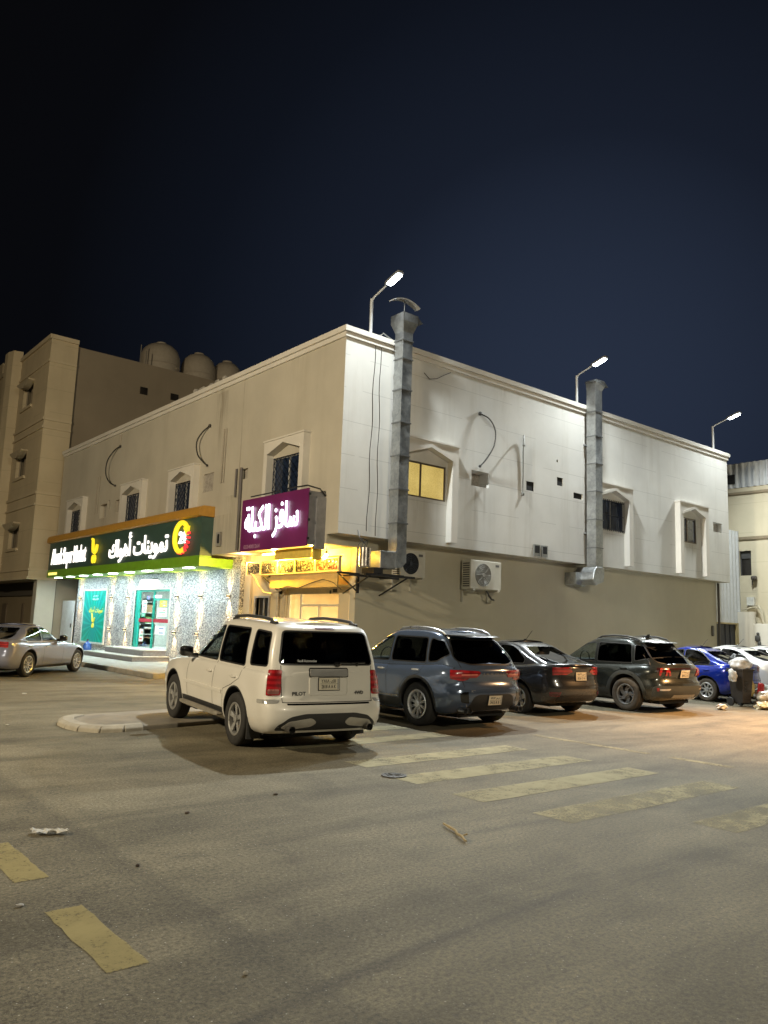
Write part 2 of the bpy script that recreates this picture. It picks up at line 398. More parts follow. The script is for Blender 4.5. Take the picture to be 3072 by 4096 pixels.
# cobbled kerb stones round its tip
b = MB(); tip = [(-6.95, -4.60), (-7.3, -4.66), (-7.66, -4.60), (-7.90, -4.30), (-7.96, -3.90), (-7.93, -3.45), (-7.80, -3.08), (-7.5, -2.80)]
for i in range(len(tip)-1):
    p0, p1 = Vector(tip[i]), Vector(tip[i+1]); d = (p1-p0).normalized(); nrm = Vector((-d.y, d.x))*-1
    q0, q1 = p0+d*.015, p1-d*.015
    c_ = Vector((-6.9, -3.7)); inn = (c_-(p0+p1)/2).normalized()
    vs = []
    for z, ins in ((-.03, 0), (.055, .02), (.095, .09), (.095, .26)):
        vs += [(q0.x+inn.x*ins, q0.y+inn.y*ins, z), (q1.x+inn.x*ins, q1.y+inn.y*ins, z)]
    vs += [(q0.x+inn.x*.26, q0.y+inn.y*.26, -.03), (q1.x+inn.x*.26, q1.y+inn.y*.26, -.03)]
    b.add(vs, [(0,1,3,2),(2,3,5,4),(4,5,7,6),(6,7,9,8),(8,6,4,2,0),(1,3,5,7,9)])
struct(b.build('island_kerb', mat('island_kerb_stone', (.33, .30, .24), .85, var=.2, scale=4, bmp=.5, bscale=35), bevel=.015))

# ============================================================ CORNER SHOP BUILDING
ROOF, S0, S1, LX, LY = 9.90, 4.16, 3.90, 21.27, 23.55
bld = thing('shop_building', (0, 0, 0), 'white two storey corner building with pointed window surrounds above the shops', 'building')
wr = wall_mat('white_render', (.62, .61, .575), (.93, .2), .42, drips=(('x', 5.25, .10, 6.15, 2.0, .75), ('x', 5.62, .07, 6.15, 1.7, .6), ('x', 7.8, .2, 6.3, 1.2, .45), ('x', 8.35, .4, 4.2, .4, .5), ('x', 10.4, .3, 6.4, 1.6, .35), ('x', 12.4, .7, 5.5, 1.1, .30), ('x', 17.9, .6, 5.55, 1.1, .45), ('x', 3.0, .7, 5.45, 1.0, .3), ('x', 20.3, .35, 6.25, 1.5, .35), ('x', 14.6, .25, 9.6, 2.6, .3), ('x', 6.4, .3, 9.6, 1.8, .3)))
wl = wall_mat('cream_render', (.51, .475, .40), None, .24, drips=(('y', 7.0, .45, 9.5, 1.9, .75), ('y', 7.05, .18, 9.6, 2.6, .8), ('y', 5.52, .035, 9.7, 12, .95), ('y', 5.9, .5, 5.8, 2.2, .45), ('y', 6.6, .9, 5.2, 1.6, .3), ('y', 17.4, .5, 6.0, 1.2, .4), ('y', 11.5, .3, 9.6, 2.0, .25), ('y', 2.5, .8, 9.6, 1.2, .2)))
wlow = wall_mat('beige_low_wall', (.505, .47, .37), None, .10, blotch=.08)
trim = wall_mat('white_trim', (.66, .63, .575), None, .14)
dark = mat('dark_void', (.012, .012, .012), .8, var=.3)
def facade(mb, ax, pos, u0, u1, z0, z1, holes, inn):
    """wall face on plane ax=pos with recessed openings; inn = inward direction; holes: (ua,ub,za,zb,depth,backmat or None)"""
    us = sorted({u0, u1, *[h[0] for h in holes], *[h[1] for h in holes]}); zs = sorted({z0, z1, *[h[2] for h in holes], *[h[3] for h in holes]})
    P = (lambda u, z, d: (pos+inn*d, u, z)) if ax == 'x' else (lambda u, z, d: (u, pos+inn*d, z))
    for i in range(len(us)-1):
        for j in range(len(zs)-1):
            uc, zc = (us[i]+us[i+1])/2, (zs[j]+zs[j+1])/2
            if any(h[0] < uc < h[1] and h[2] < zc < h[3] for h in holes): continue
            mb.quad(P(us[i], zs[j], 0), P(us[i+1], zs[j], 0), P(us[i+1], zs[j+1], 0), P(us[i], zs[j+1], 0))
    for a, c, za, zb, d, bk in holes:
        mb.quad(P(a, za, 0), P(c, za, 0), P(c, za, d), P(a, za, d)); mb.quad(P(a, zb, 0), P(c, zb, 0), P(c, zb, d), P(a, zb, d))
        mb.quad(P(a, za, 0), P(a, zb, 0), P(a, zb, d), P(a, za, d)); mb.quad(P(c, za, 0), P(c, zb, 0), P(c, zb, d), P(c, za, d))
        if bk is not None: mb.quad(P(a, za, d), P(c, za, d), P(c, zb, d), P(a, zb, d), bk)
RW = [(2.20, 3.92, 5.49, 6.54), (11.50, 13.24, 5.50, 6.66), (17.12, 18.50, 5.58, 6.62)]
LWN = [(1.72, 3.45, 5.30, 6.65), (8.57, 10.23, 5.30, 6.67), (13.06, 14.84, 5.30, 6.72), (19.79, 21.58, 5.30, 6.66)]
# right facade (upper storey)
holesR = [w+(.30, 1) for w in RW]+[(5.02, 5.80, 6.16, 6.65, .42, 2), (7.62, 8.02, 6.37, 6.68, .03, 1), (9.24, 9.56, 6.76, 7.05, .03, 1), (10.16, 10.68, 6.43, 6.64, .05, 1), (9.20, 9.29, 7.57, 7.66, .2, 1), (19.92, 20.66, 6.27, 6.68, .22, 2)]
b = MB(); facade(b, 'y', 0, 0, LX, S0, 9.70, holesR, 1)
b.quad((LX, 0, S0), (LX, LY, S0), (LX, LY, 9.7), (LX, 0, 9.7))
patch = mat('rough_mortar', (.36, .33, .29), .9, var=.3, scale=14, bmp=.5, bscale=50)
b.build('upper_wall', [wr, dark, patch], bld)
# left facade (upper storey)
holesL = [w+(.30, 1) for w in LWN]+[(17.1, 17.9, 6.02, 6.62, .2, 2), (16.72, 16.92, 6.30, 6.72, .2, 1), (15.62, 16.10, 6.12, 6.66, .12, 2), (7.28, 8.02, 6.10, 6.74, .04, 2), (4.98, 5.36, 6.24, 6.58, .10, 2)]
b = MB(); facade(b, 'x', 0, .5, LY, S1, 9.70, holesL, 1)
b.quad((0, 0, S0), (0, .5, S0), (0, .5, 9.7), (0, 0, 9.7)); b.quad((0, LY, S1), (LX, LY, 0), (LX, LY, 9.7), (0, LY, 9.7))
b.build('side_wall', [wl, dark, patch], bld)
# soffits, low walls
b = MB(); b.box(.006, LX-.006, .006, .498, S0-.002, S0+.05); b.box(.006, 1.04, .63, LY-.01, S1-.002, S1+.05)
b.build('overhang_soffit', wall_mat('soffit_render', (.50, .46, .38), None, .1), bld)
b = MB(); b.box(1.05, 20.95, .5, .75, -.05, S0+.02); b.box(20.75, 20.95, .75, LY-.1, -.05, S0+.02); b.box(0.002, 1.048, .5, .62, S1+.001, S0+.02)
b.build('lower_wall', wlow, bld)
b = MB(); b.box(.06, LX-.06, .06, LY-.06, 9.0, 9.1); b.box(.06, LX-.06, .25, .28, 9.1, 9.7); b.box(.25, .28, .3, LY-.1, 9.1, 9.7)
b.build('roof', mat('roof_screed', (.3, .28, .24), .9), bld)
b = MB()
b.box(-.11, LX+.11, -.11, .28, 9.74, ROOF); b.box(-.11, .28, .28, LY+.11, 9.74, ROOF)
b.box(-.055, LX+.055, -.055, .24, 9.60, 9.738); b.box(-.055, .24, .24, LY+.055, 9.60, 9.738)
b.build('cornice', trim, bld, bevel=.012)
def surround(ax, uc, w, z0, z1, leg, zs, za, pr=.23):
    u0, u1 = uc-w/2, uc+w/2
    poly = [(u0, z0), (u0, z1), (u1, z1), (u1, z0), (u1-leg, z0), (u1-leg, zs), (uc, za), (u0+leg, zs), (u0+leg, z0)]
    b = MB(); b.prism(poly, ax, -pr, .002)
    # low moulding round the pointed head
    q = [(u0+leg, zs), (uc, za), (u1-leg, zs), (u1-leg, zs+.10), (uc, za+.11), (u0+leg, zs+.10)]
    b.prism(q, ax, -pr-.02, -pr+.01)
    b.box(*((-pr-.03, .002, u0-.03, u1+.03) if ax == 'x' else (u0-.03, u1+.03, -pr-.03, .002)), z1, z1+.05)
    return b.build('window_surround', trim, bld)
for uc, w in ((3.09, 2.28), (12.37, 2.25), (17.98, 2.26)): surround('y', uc, w, 4.27, 7.15, .25, 6.70, 6.98)
for uc, w in ((2.585, 2.15), (9.40, 2.08), (13.95, 2.20), (20.69, 2.22)): surround('x', uc, w, 4.30, 7.13, .20, 6.73, 7.00)
alu = mat('bronze_aluminium', (.16, .13, .10), .4, .6); wht = mat('white_aluminium', (.6, .6, .58), .4, .2)
def window(ax, w, kind, depth=.03):
    a, c, za, zb = w
    P = (lambda u, z, d: (d, u, z)) if ax == 'x' else (lambda u, z, d: (u, d, z))
    def bx(mb, u0, u1, z0, z1, d0, d1, mi=0):
        mb.box(*((d0, d1, u0, u1) if ax == 'x' else (u0, u1, d0, d1)), z0, z1, mi)
    pane = MB()
    if kind == 'lit':
        n = 2
        bx(pane, a+.04, c-.04, za+.04, zb-.04, depth+.02, depth+.03)
        pm = MATS.get('lit_frosted_glass')
        if pm is None:
            pm, t, p = newmat('lit_frosted_glass'); pos = objc(t)
            v = N(t, 'TexVoronoi'); v.inputs['Scale'].default_value = 26; t.links.new(pos, v.inputs['Vector'])
            nn = noise(t, 1.2, 3, .5, pos)
            cc = mixc(t, .5, ramp(t, v.outputs['Distance'], [(.1, (.60, .40, .07)), (.6, (.95, .70, .22))]).outputs[0], ramp(t, nn.outputs[0], [(.3, (.40, .27, .04)), (.7, (.95, .72, .22))]).outputs[0])
            t.links.new(cc, p.inputs['Emission Color']); S(p, 'Emission Strength', .55); S(p, 'Base Color', (.3, .25, .12, 1)); S(p, 'Roughness', .25)
            bump(t, p, v.outputs['Distance'], .4, .01); MATS['lit_frosted_glass'] = pm
    else:
        bx(pane, a+.03, c-.03, za+.03, zb-.03, depth+.03, depth+.035)
        pm = mat('dark_window_pane', (.020, .034, .075), .07, var=.4, scale=2, coat=.3)
    o = pane.build('window', pm, bld)
    fr = MB(); fm = alu if kind in ('lit', 'slide') else wht
    for u0, u1, z0, z1 in ((a, a+.05, za, zb), (c-.05, c, za, zb), (a+.05, c-.05, za, za+.05), (a+.05, c-.05, zb-.05, zb)): bx(fr, u0, u1, z0, z1, depth, depth+.05)
    mu = a+(c-a)*(.42 if kind == 'lit' else .5)
    bx(fr, mu-.03, mu+.03, za+.05, zb-.05, depth-.005, depth+.05)
    fr.build('window_frame', fm, o)
    if kind in ('diamond', 'bars'):
        gr = MB(); gm = mat('blue_black_iron', (.02, .028, .055), .45, .7)
        d = .0
        def P3(u, z): return P(u, z, d)
        if kind == 'bars':
            n = int((c-a)/.11)
            for i in range(n+1): gr.tube([P3(a+(c-a)*i/n, za), P3(a+(c-a)*i/n, zb)], .012, 6)
            for z in (za+.06, (za+zb)/2, zb-.06): gr.tube([P3(a, z), P3(c, z)], .012, 6)
        else:
            st = .24; k = a-(zb-za)
            while k < c:
                for sgn in (1, -1):
                    pts = []
                    for z_, u_ in ((za, k), (zb, k+(zb-za))):
                        pts.append((u_, z_))
                    (ua, z_a), (ub, z_b) = pts
                    if ua < a: z_a += (a-ua); ua = a
                    if ub > c: z_b -= (ub-c); ub = c
                    if ub-ua > .05:
                        if sgn == 1: gr.tube([P3(ua, z_a), P3(ub, z_b)], .009, 5)
                        else: gr.tube([P3(a+c-ua, z_a), P3(a+c-ub, z_b)], .009, 5)
                k += st
            for u_ in (a+.02, c-.02): gr.tube([P3(u_, za), P3(u_, zb)], .013, 6)
            for z_ in (za+.02, zb-.02): gr.tube([P3(a, z_), P3(c, z_)], .013, 6)
        gr.build('window_grille', gm, o)
    return o
w0 = window('y', RW[0], 'lit'); window('y', RW[1], 'bars'); window('y', RW[2], 'slide')
b = MB(); b.sbox((3.52, .12, 5.60), (.42, .06, .34), 2.6); b.build('dark_shape', mat('dark_grey_cloth', (.05, .05, .055), .8), w0)
for w in LWN: window('x', w, 'diamond')

# ------------------------------------------------------------ supermarket front (stone cladding, door, poster)
def pebble():
    m, t, p = newmat('pebble_stone_cladding'); pos = geo(t)
    v = N(t, 'TexVoronoi'); v.inputs['Scale'].default_value = 24; t.links.new(pos, v.inputs['Vector'])
    v2 = N(t, 'TexVoronoi'); v2.inputs['Scale'].default_value = 34; t.links.new(pos, v2.inputs['Vector'])
    hs = N(t, 'SeparateColor'); t.links.new(v.outputs['Color'], hs.inputs[0])
    c = ramp(t, hs.outputs[0], [(0, (.16, .175, .20)), (.3, (.34, .37, .39)), (.6, (.50, .53, .54)), (1, (.70, .70, .68))]).outputs[0]
    c = mixc(t, math_(t, 'GREATER_THAN', v.outputs['Distance'], .62), c, (.10, .10, .11))
    t.links.new(c, p.inputs['Base Color']); S(p, 'Roughness', .5)
    bump(t, p, math_(t, 'SUBTRACT', 1.0, v.outputs['Distance']), .8, .02); return m
SX = .80
stone = pebble()
DOOR = (11.78, 15.08, .56, 2.87); POST = (18.28, 21.08, .58, 2.90)
b = MB(); facade(b, 'x', SX, 6.45, 22.2, .10, S1, [DOOR+(.25, None)], 1)
b.quad((SX, 22.2, .1), (1.6, 22.2, .1), (1.6, 22.2, S1), (SX, 22.2, S1)); b.quad((SX, 6.45, .1), (1.1, 6.45, .1), (1.1, 6.45, S1), (SX, 6.45, S1))
b.build('stone_cladding', stone, bld)
# shop interior behind the door
b = MB(); b.box(1.10, 5.2, 9.5, 17.2, .50, .55, 1)
b.quad((5.2, 9.5, .55), (5.2, 17.2, .55), (5.2, 17.2, 3.3), (5.2, 9.5, 3.3)); b.quad((1.1, 17.2, .55), (5.2, 17.2, .55), (5.2, 17.2, 3.3), (1.1, 17.2, 3.3))
b.quad((1.1, 9.5, .55), (5.2, 9.5, .55), (5.2, 9.5, 3.3), (1.1, 9.5, 3.3)); b.quad((1.1, 9.5, 3.3), (5.2, 9.5, 3.3), (5.2, 17.2, 3.3), (1.1, 17.2, 3.3))
b.build('shop_interior', [mat('shop_white_wall', (.7, .72, .7), .6), mat('shop_floor_tile', (.5, .5, .48), .2)], bld)
lamp('shop_ceiling_light', 'AREA', (3.0, 13.4, 3.2), 380, (.92, 1.0, .98), 2.2, (3.0, 13.4, 0))
rn = random.Random(21); gm = [mat('goods_%d' % i, c, .5, var=.3, scale=25) for i, c in enumerate(((.55, .08, .06), (.6, .5, .1), (.1, .3, .5), (.15, .4, .15), (.6, .6, .58), (.35, .2, .1)))]
for ys_, xs_ in ((16.2, 1.7), (14.6, 4.4), (12.9, 4.4), (11.2, 4.4), (10.3, 2.4)):
    sh = thing('store_shelf', (xs_, ys_, .55), 'white store shelf filled with goods inside the supermarket, %s' % {16.2: 'by the left side wall', 14.6: 'at the back left', 12.9: 'at the back middle', 11.2: 'at the back right', 10.3: 'near the front right'}[ys_], 'shelf', 'goods shelves inside the supermarket')
    b = MB()
    for z_ in (.6, 1.05, 1.5, 1.95, 2.4): b.box(xs_-.25, xs_+.25, ys_-.75, ys_+.75, z_, z_+.03)
    b.box(xs_+.22, xs_+.25, ys_-.75, ys_+.75, .55, 2.6); b.build('frame', mat('shelf_white', (.6, .6, .58), .5), sh)
    for z_ in (.63, 1.08, 1.53, 1.98):
        b = MB(); y_ = ys_-.72
        while y_ < ys_+.65:
            w_ = rn.uniform(.07, .16); ci = rn.randrange(6)
            for q in range(rn.randint(1, 2)): b.box(xs_-.22, xs_+.1, y_, y_+w_-.01, z_, z_+rn.uniform(.2, .36), ci)
            y_ += w_
        b.build('goods', gm, sh)
teal = mat('teal_door_frame', (.02, .34, .28), .35, var=.1)
b = MB(); ya, yb, za, zb = DOOR
for y0, y1 in ((yb-.34, yb), (ya, ya+.07), (13.30, 13.37)): b.box(SX+.03, SX+.11, y0, y1, za, zb)
b.box(SX+.03, SX+.11, ya+.07, yb-.34, zb-.07, zb); b.box(SX+.03, SX+.11, ya+.07, 13.30, zb-.42, zb-.37)
dr = b.build('shop_door', teal, bld)
b = MB(); b.box(SX+.065, SX+.072, ya+.07, 13.30, za, zb-.07); b.box(SX+.065, SX+.072, 13.37, yb-.34, za, zb-.07)
b.build('door_glass', glass('clear_door_glass', (.86, .93, .91)), dr)
b = MB(); b.box(SX+.055, SX+.060, ya+.10, yb-.36, 1.58, 1.72); b.build('red_door_band', mat('red_door_vinyl', (.38, .03, .05), .5), dr)
rn = random.Random(4)
cols = [(.8, .68, .08), (.85, .85, .82), (.12, .5, .3), (.8, .82, .84), (.1, .2, .5), (.7, .12, .08)]
smt = [mat('sticker_%d' % i, c, .5, var=.15, scale=20) for i, c in enumerate(cols)]
for (y_, z_, w_, h_, ci) in ((12.45, 2.32, .62, .26, 0), (12.5, 1.98, .8, .34, 1), (14.25, 2.2, .4, .5, 1), (14.3, 1.86, .36, .14, 2), (13.9, 2.56, .3, .14, 4), (12.6, 1.28, .9, .32, 3), (14.35, 1.05, .36, .5, 1), (12.95, 2.60, .6, .12, 3)):
    st = MB(); st.box(SX+.048, SX+.052, y_-w_/2, y_+w_/2, z_-h_/2, z_+h_/2, ci); o = st.build('sticker', smt, dr)
    for q in range(3):
        st = MB(); st.box(SX+.044, SX+.047, y_-w_*.38, y_-w_*.38+w_*rn.uniform(.3, .75), z_+h_*(.25-.27*q)-h_*.05, z_+h_*(.25-.27*q)+h_*.05)
        st.build('print_line', smt[rn.choice((1, 4, 5)) if ci != 1 else rn.choice((2, 4, 5))], o)
b = MB(); b.box(SX-.01, SX+.16, ya-.12, ya, za, zb+.05); b.box(SX-.01, SX+.16, yb, yb+.12, za, zb+.05); b.box(SX-.01, SX+.16, ya, yb, zb, zb+.05)
b.build('door_jamb', mat('jamb_stone', (.5, .52, .5), .5), bld)
# poster window
def poster_mat():
    m, t, p = newmat('green_poster_print'); pos = geo(t); sp = N(t, 'SeparateXYZ'); t.links.new(pos, sp.inputs[0])
    dy = math_(t, 'SUBTRACT', sp.outputs[1], 19.68); dz = math_(t, 'SUBTRACT', sp.outputs[2], 1.35)
    an = N(t, 'Math', operation='ARCTAN2'); t.links.new(dz, an.inputs[0]); t.links.new(dy, an.inputs[1])
    ray = math_(t, 'SINE', math_(t, 'MULTIPLY', an.outputs[0], 22.0))
    c = ramp(t, ray, [(0, (.0, .22, .17)), (1, (.01, .42, .36))]).outputs[0]
    c = mixc(t, .35, c, ramp(t, noise(t, 1.1, 3, .5, pos).outputs[0], [(.35, (0, .36, .45)), (.65, (.0, .42, .26))]).outputs[0])
    t.links.new(c, p.inputs['Base Color']); S(p, 'Roughness', .35); return m
pst = thing('poster', (SX, 19.68, .58), 'green poster with yellow lettering and a cart picture left of the shop door', 'poster')
b = MB(); b.box(SX-.03, SX-.002, POST[0], POST[1], POST[2], POST[3]); b.build('print', poster_mat(), pst)
b = MB()
for u0, u1, z0, z1 in ((POST[0]-.07, POST[0], .5, 2.97), (POST[1], POST[1]+.07, .5, 2.97), (POST[0], POST[1], .5, .58), (POST[0], POST[1], 2.90, 2.97)): b.box(SX-.06, SX-.001, u0, u1, z0, z1)
b.build('frame', mat('poster_frame', (.55, .60, .58), .4), pst)
AR1 = '\ufed9\ufe8d\ufeee\ufeeb\ufe83 \ufe95\ufe8e\ufee8\ufef3\ufeee\ufee4\ufe97'   # visual order of the shop name
RL, UL, NL = (0, -1, 0), (0, 0, 1), (-1, 0, 0)
b = MB(); b.text(AR1, (SX-.031, 19.45, 2.02), RL, UL, NL, width=1.75, depth=.004, bold=.02)
b.build('lettering', mat('poster_yellow', (.75, .72, .08), .5), pst)
def cart(mb, o, right, upv, nrm, h, mi=0):
    """shopping cart mark: a hooked handle, a bowl shaped basket and two wheels"""
    o, right, upv, nrm = Vector(o), Vector(right), Vector(upv), Vector(nrm)
    P = lambda x, y: o+right*(x*h)+upv*(y*h)
    pts = [(-.30, 1.0), (-.20, .98), (-.17, .85), (-.13, .62), (-.05, .46), (.08, .42), (.20, .48), (.28, .60), (.32, .74)]
    mb.tube([P(*q) for q in pts], [.055*h, .06*h, .065*h, .07*h, .075*h, .08*h, .08*h, .07*h, .06*h], 10, mi)
    for x in (-.05, .15):
        ring = [(x+.085*math.cos(a), .15+.14*math.sin(a)) for a in [k*math.pi/7 for k in range(15)]]
        mb.tube([P(*q) for q in ring], .045*h, 8, mi)
b = MB(); cart(b, (SX-.035, 19.72, 1.22), RL, UL, NL, .62); b.build('cart_mark', mat('poster_yellow2', (.75, .65, .06), .5), pst)
for z_, w_, tx_ in ((2.66, .62, '\ufee2\ufedc\ufe91 \ufefc\ufeeb\ufe83'), (2.52, .70, '\ufe94\ufecb\ufe8e\ufeb3 24')):
    b = MB(); b.text(tx_, (SX-.031, 19.6, z_), RL, UL, NL, width=w_, height=.10, depth=.003, bold=.02); b.build('small_print', mat('poster_white', (.7, .85, .85), .5), pst)
# steps
b = MB(); b.box(-.62, .80, 11.5, 16.6, .145, .33); b.box(-.12, .80, 11.75, 15.6, .33, .55)
b.box(-.66, .80, 11.46, 16.64, .30, .335, 1); b.box(-.16, .80, 11.71, 15.64, .52, .556, 1)
b.build('entrance_steps', [mat('step_riser_tile', (.22, .22, .24), .5, var=.2, scale=12), mat('step_tread_marble', (.52, .50, .46), .35)], bld, bevel=.008)
# bright lamp box over the door
t_ = thing('door_light', (SX, 13.5, 2.92), 'white glowing box lamp fixed over the supermarket door', 'lamp')
b = MB(); b.prism([(SX-.005, 2.93), (SX-.30, 2.93), (SX-.24, 3.25), (SX-.005, 3.25)], 'y', 12.95, 14.1); b.build('diffuser', emat('door_lamp_glow', (1, .97, .88), 5), t_)
b = MB(); b.box(SX-.28, SX-.002, 12.9, 14.15, 3.251, 3.29); b.build('lid', mat('dark_lamp_metal', (.08, .08, .08), .4, .6), t_)
# wall sconces throwing light up and down
def sconce(y_, z_, what, pw):
    o = thing('wall_sconce', (SX, y_, z_), what, 'wall lamp', 'up and down wall lamps on the stone front')
    b = MB(); b.box(SX-.12, SX-.001, y_-.06, y_+.06, z_-.035, z_+.035); b.build('housing', mat('sconce_black', (.03, .03, .03), .4), o)
    for s_ in (1, -1):
        b = MB(); b.box(SX-.10, SX-.03, y_-.04, y_+.04, z_+.036*s_, z_+.040*s_); b.build('lens', emat('sconce_glow', (1, .72, .35), 12), o)
    for s_ in (1, -1): lamp('sconce_light', 'SPOT', (SX-.075, y_, z_+.06*s_), pw, (1.0, .62, .26), .02, (SX+.03, y_, z_+1.0*s_), 62, blend=.8)
for y_, tx in ((21.65, 'upper wall lamp left of the green poster'), (17.65, 'upper wall lamp right of the green poster'), (15.75, 'upper wall lamp just left of the door'), (11.05, 'upper wall lamp just right of the door'), (9.15, 'upper wall lamp second from the right end'), (7.1, 'upper wall lamp at the right end of the stone front')):
    sconce(y_, 2.57, tx, 230)
for y_, tx in ((17.65, 'lower wall lamp right of the poster, above the blue bottle'), (15.85, 'lower wall lamp left of the door frame'), (11.1, 'lower wall lamp right of the door frame'), (9.25, 'lower wall lamp near the white car bonnet')):
    sconce(y_, 1.24, tx, 130)
# ------------------------------------------------------------ canopy sign
sgn = thing('shop_sign', (0, 15, 3.5), 'long dark green lit supermarket sign with white lettering, yellow cart and 24 clock', 'sign')
FX = -.43; y0, y1 = 7.05, 23.05
green = mat('green_sign_panel', (.050, .098, .083), .45, var=.15, scale=3); lime = mat('lime_band', (.20, .43, .03), .4); orange = mat('orange_cornice', (.52, .27, .045), .5, var=.1)
b = MB(); b.box(FX, -.001, y0, y1, 3.80, 5.16); b.build('panel', green, sgn)
b = MB(); b.box(FX-.02, .798, y0-.03, y1+.03, 3.50, 3.797); b.box(FX-.005, -.004, y0-.012, y1+.02, 3.797, 3.86); b.build('lower_band', lime, sgn, bevel=.006)
pr = [(FX-.13, 5.20), (FX-.05, 5.16), (-.003, 5.16), (-.003, 5.52), (FX+.02, 5.52), (FX-.08, 5.47), (FX-.13, 5.38)]
b = MB(); b.prism([(p, q) for p, q in pr], 'y', y0-.05, y1+.12); b.build('orange_cornice', orange, sgn, bevel=.01)
b = MB(); b.text('Ahwak Super Market', (FX-.001, 20.25, 4.36), RL, UL, NL, width=4.7, height=1.0, depth=.03, bold=.012)
b.build('english_lettering', emat('sign_white', (1, .94, .87), 1.7), sgn)
b = MB(); b.text(AR1, (FX-.001, 12.35, 4.46), RL, UL, NL, width=5.6, height=1.15, depth=.035, bold=.012); b.build('arabic_lettering', MATS['sign_white'], sgn)
b = MB(); cart(b, (FX-.09, 16.70, 3.98), RL, UL, NL, 1.02); b.build('cart_mark', emat('sign_yellow', (1, .76, .03), .75), sgn)
em = MB(); c0 = Vector((FX-.09, 8.35, 4.53))
arc = [c0+Vector((0, -.50*math.sin(a), .50*math.cos(a))) for a in [rad(60-k*8.5) for k in range(33)]]
em.tube(arc, .085, 10)
em.prism([(c0.y-.50, c0.z+.36), (c0.y-.20, c0.z+.30), (c0.y-.44, c0.z+.05)], 'x', FX-.14, FX-.02)
em.build('clock_ring', MATS['sign_yellow'], sgn)
b = MB(); b.text('24', c0+Vector((.085, .02, 0)), RL, UL, NL, width=.50, height=.42, depth=.06, bold=.015); b.build('number', MATS['sign_white'], sgn)
b = MB()
for k in range(8):
    a = rad(78+k*17); d = Vector((0, -math.sin(a), math.cos(a))); q = Vector((0, d.z, -d.y))
    p0, p1 = c0+d*.43, c0+d*.60
    vs = [p0-q*.025, p0+q*.025, p1+q*.038, p1-q*.038]
    b.add([v+Vector((.06, 0, 0)) for v in vs]+[v+Vector((-.03, 0, 0)) for v in vs], [(0,1,2,3),(7,6,5,4),(0,4,5,1),(1,5,6,2),(2,6,7,3),(3,7,4,0)])
b.build('red_ticks', emat('sign_red', (1, .05, .06), .8), sgn)
b = MB(); b.text('0554081264', (FX-.021, 22.2, 3.67), RL, UL, NL, width=1.25, height=.13, depth=.012, bold=.02); b.build('phone_number', emat('sign_yellow_small', (1, .8, .2), 1.2), sgn)
for k in range(9):
    b = MB(); b.box(FX+.05, FX+.28, 7.9+k*1.72, 8.35+k*1.72, 3.470, 3.499); b.build('downlight', emat('led_panel_white', (.92, 1, .97), 9), sgn)
for k in range(3):
    o = lamp('canopy_downlight', 'AREA', (FX+.17, 9.85+k*5.2, 3.46), 160, (.76, .95, 1.0), .2, (FX+.32, 9.85+k*5.2, 0)); o.data.shape = 'RECTANGLE'; o.data.size = .22; o.data.size_y = 4.6
    o.rotation_euler = Matrix(((0, 0, 1), (0, 1, 0), (-1, 0, 0))).transposed().to_euler() if 0 else (0, rad(-8), 0)
# ============================================================ RESTAURANT NICHE AND PURPLE SIGN
ylw = wall_mat('niche_render', (.62, .52, .34), None, .12)
NX = 1.05
b = MB(); facade(b, 'x', NX, .76, 6.44, -.05, S1, [(1.25, 3.95, -.05, 2.80, .30, None), (4.95, 5.75, 1.35, 2.52, .12, 1)], 1)
b.build('recessed_wall', [ylw, dark], bld)
b = MB(); b.box(NX-.10, NX-.001, 6.02, 6.43, .0, S1); b.build('pilaster', wl, bld)
b = MB(); b.box(NX-.05, NX+.10, 4.88, 4.95, 1.30, 2.58); b.box(NX-.05, NX+.10, 5.75, 5.82, 1.30, 2.58); b.box(NX-.05, NX+.10, 4.95, 5.75, 2.52, 2.58); b.box(NX-.06, NX+.10, 4.95, 5.75, 1.28, 1.35); b.box(NX+.03, NX+.08, 5.33, 5.37, 1.35, 2.52)
b.build('window_frame', mat('grey_window_frame', (.30, .28, .26), .5), bld)
# glazed shop front with a lit interior
b = MB(); b.box(1.36, 4.5, .80, 5.2, -.04, .02); b.quad((4.5, .8, 0), (4.5, 5.2, 0), (4.5, 5.2, 3), (4.5, .8, 3)); b.quad((1.36, 5.2, 0), (4.5, 5.2, 0), (4.5, 5.2, 3), (1.36, 5.2, 3)); b.quad((1.36, .8, 3), (4.5, .8, 3), (4.5, 5.2, 3), (1.36, 5.2, 3)); b.quad((1.36, .8, 0), (4.5, .8, 0), (4.5, .8, 3), (1.36, .8, 3))
b.build('restaurant_interior', mat('warm_tiled_wall', (.72, .62, .46), .4, var=.1, scale=3), bld)
lamp('restaurant_light', 'AREA', (2.8, 2.6, 2.9), 260, (1, .83, .52), 1.6, (2.8, 2.6, 0))
b = MB(); fx0, fx1 = NX+.06, NX+.13
for y0_, y1_, z0_, z1_ in ((1.25, 1.34, 0, 2.8), (3.86, 3.95, 0, 2.8), (1.34, 3.86, 2.62, 2.8), (3.20, 3.28, 0, 2.62), (1.34, 3.20, 2.26, 2.32), (2.27, 2.32, 0, 2.26), (1.34, 3.86, .02, .14)): b.box(fx0, fx1, y0_, y1_, z0_, z1_)
sf = b.build('shop_front_frame', mat('cream_aluminium', (.66, .60, .46), .35, .1), bld)
b = MB(); b.box(NX+.09, NX+.096, 1.34, 3.20, .14, 2.62); b.box(NX+.09, NX+.096, 3.28, 3.86, .14, 2.62); b.build('shop_front_glass', glass('shop_glass', (.90, .88, .80)), sf)
b = MB(); b.box(NX+.05, NX+.058, 1.42, 1.62, 2.66, 2.76); b.box(NX+.05, NX+.058, 1.7, 1.78, 2.62, 2.72); b.build('black_mark', mat('black_vinyl', (.02, .02, .02), .5), sf)
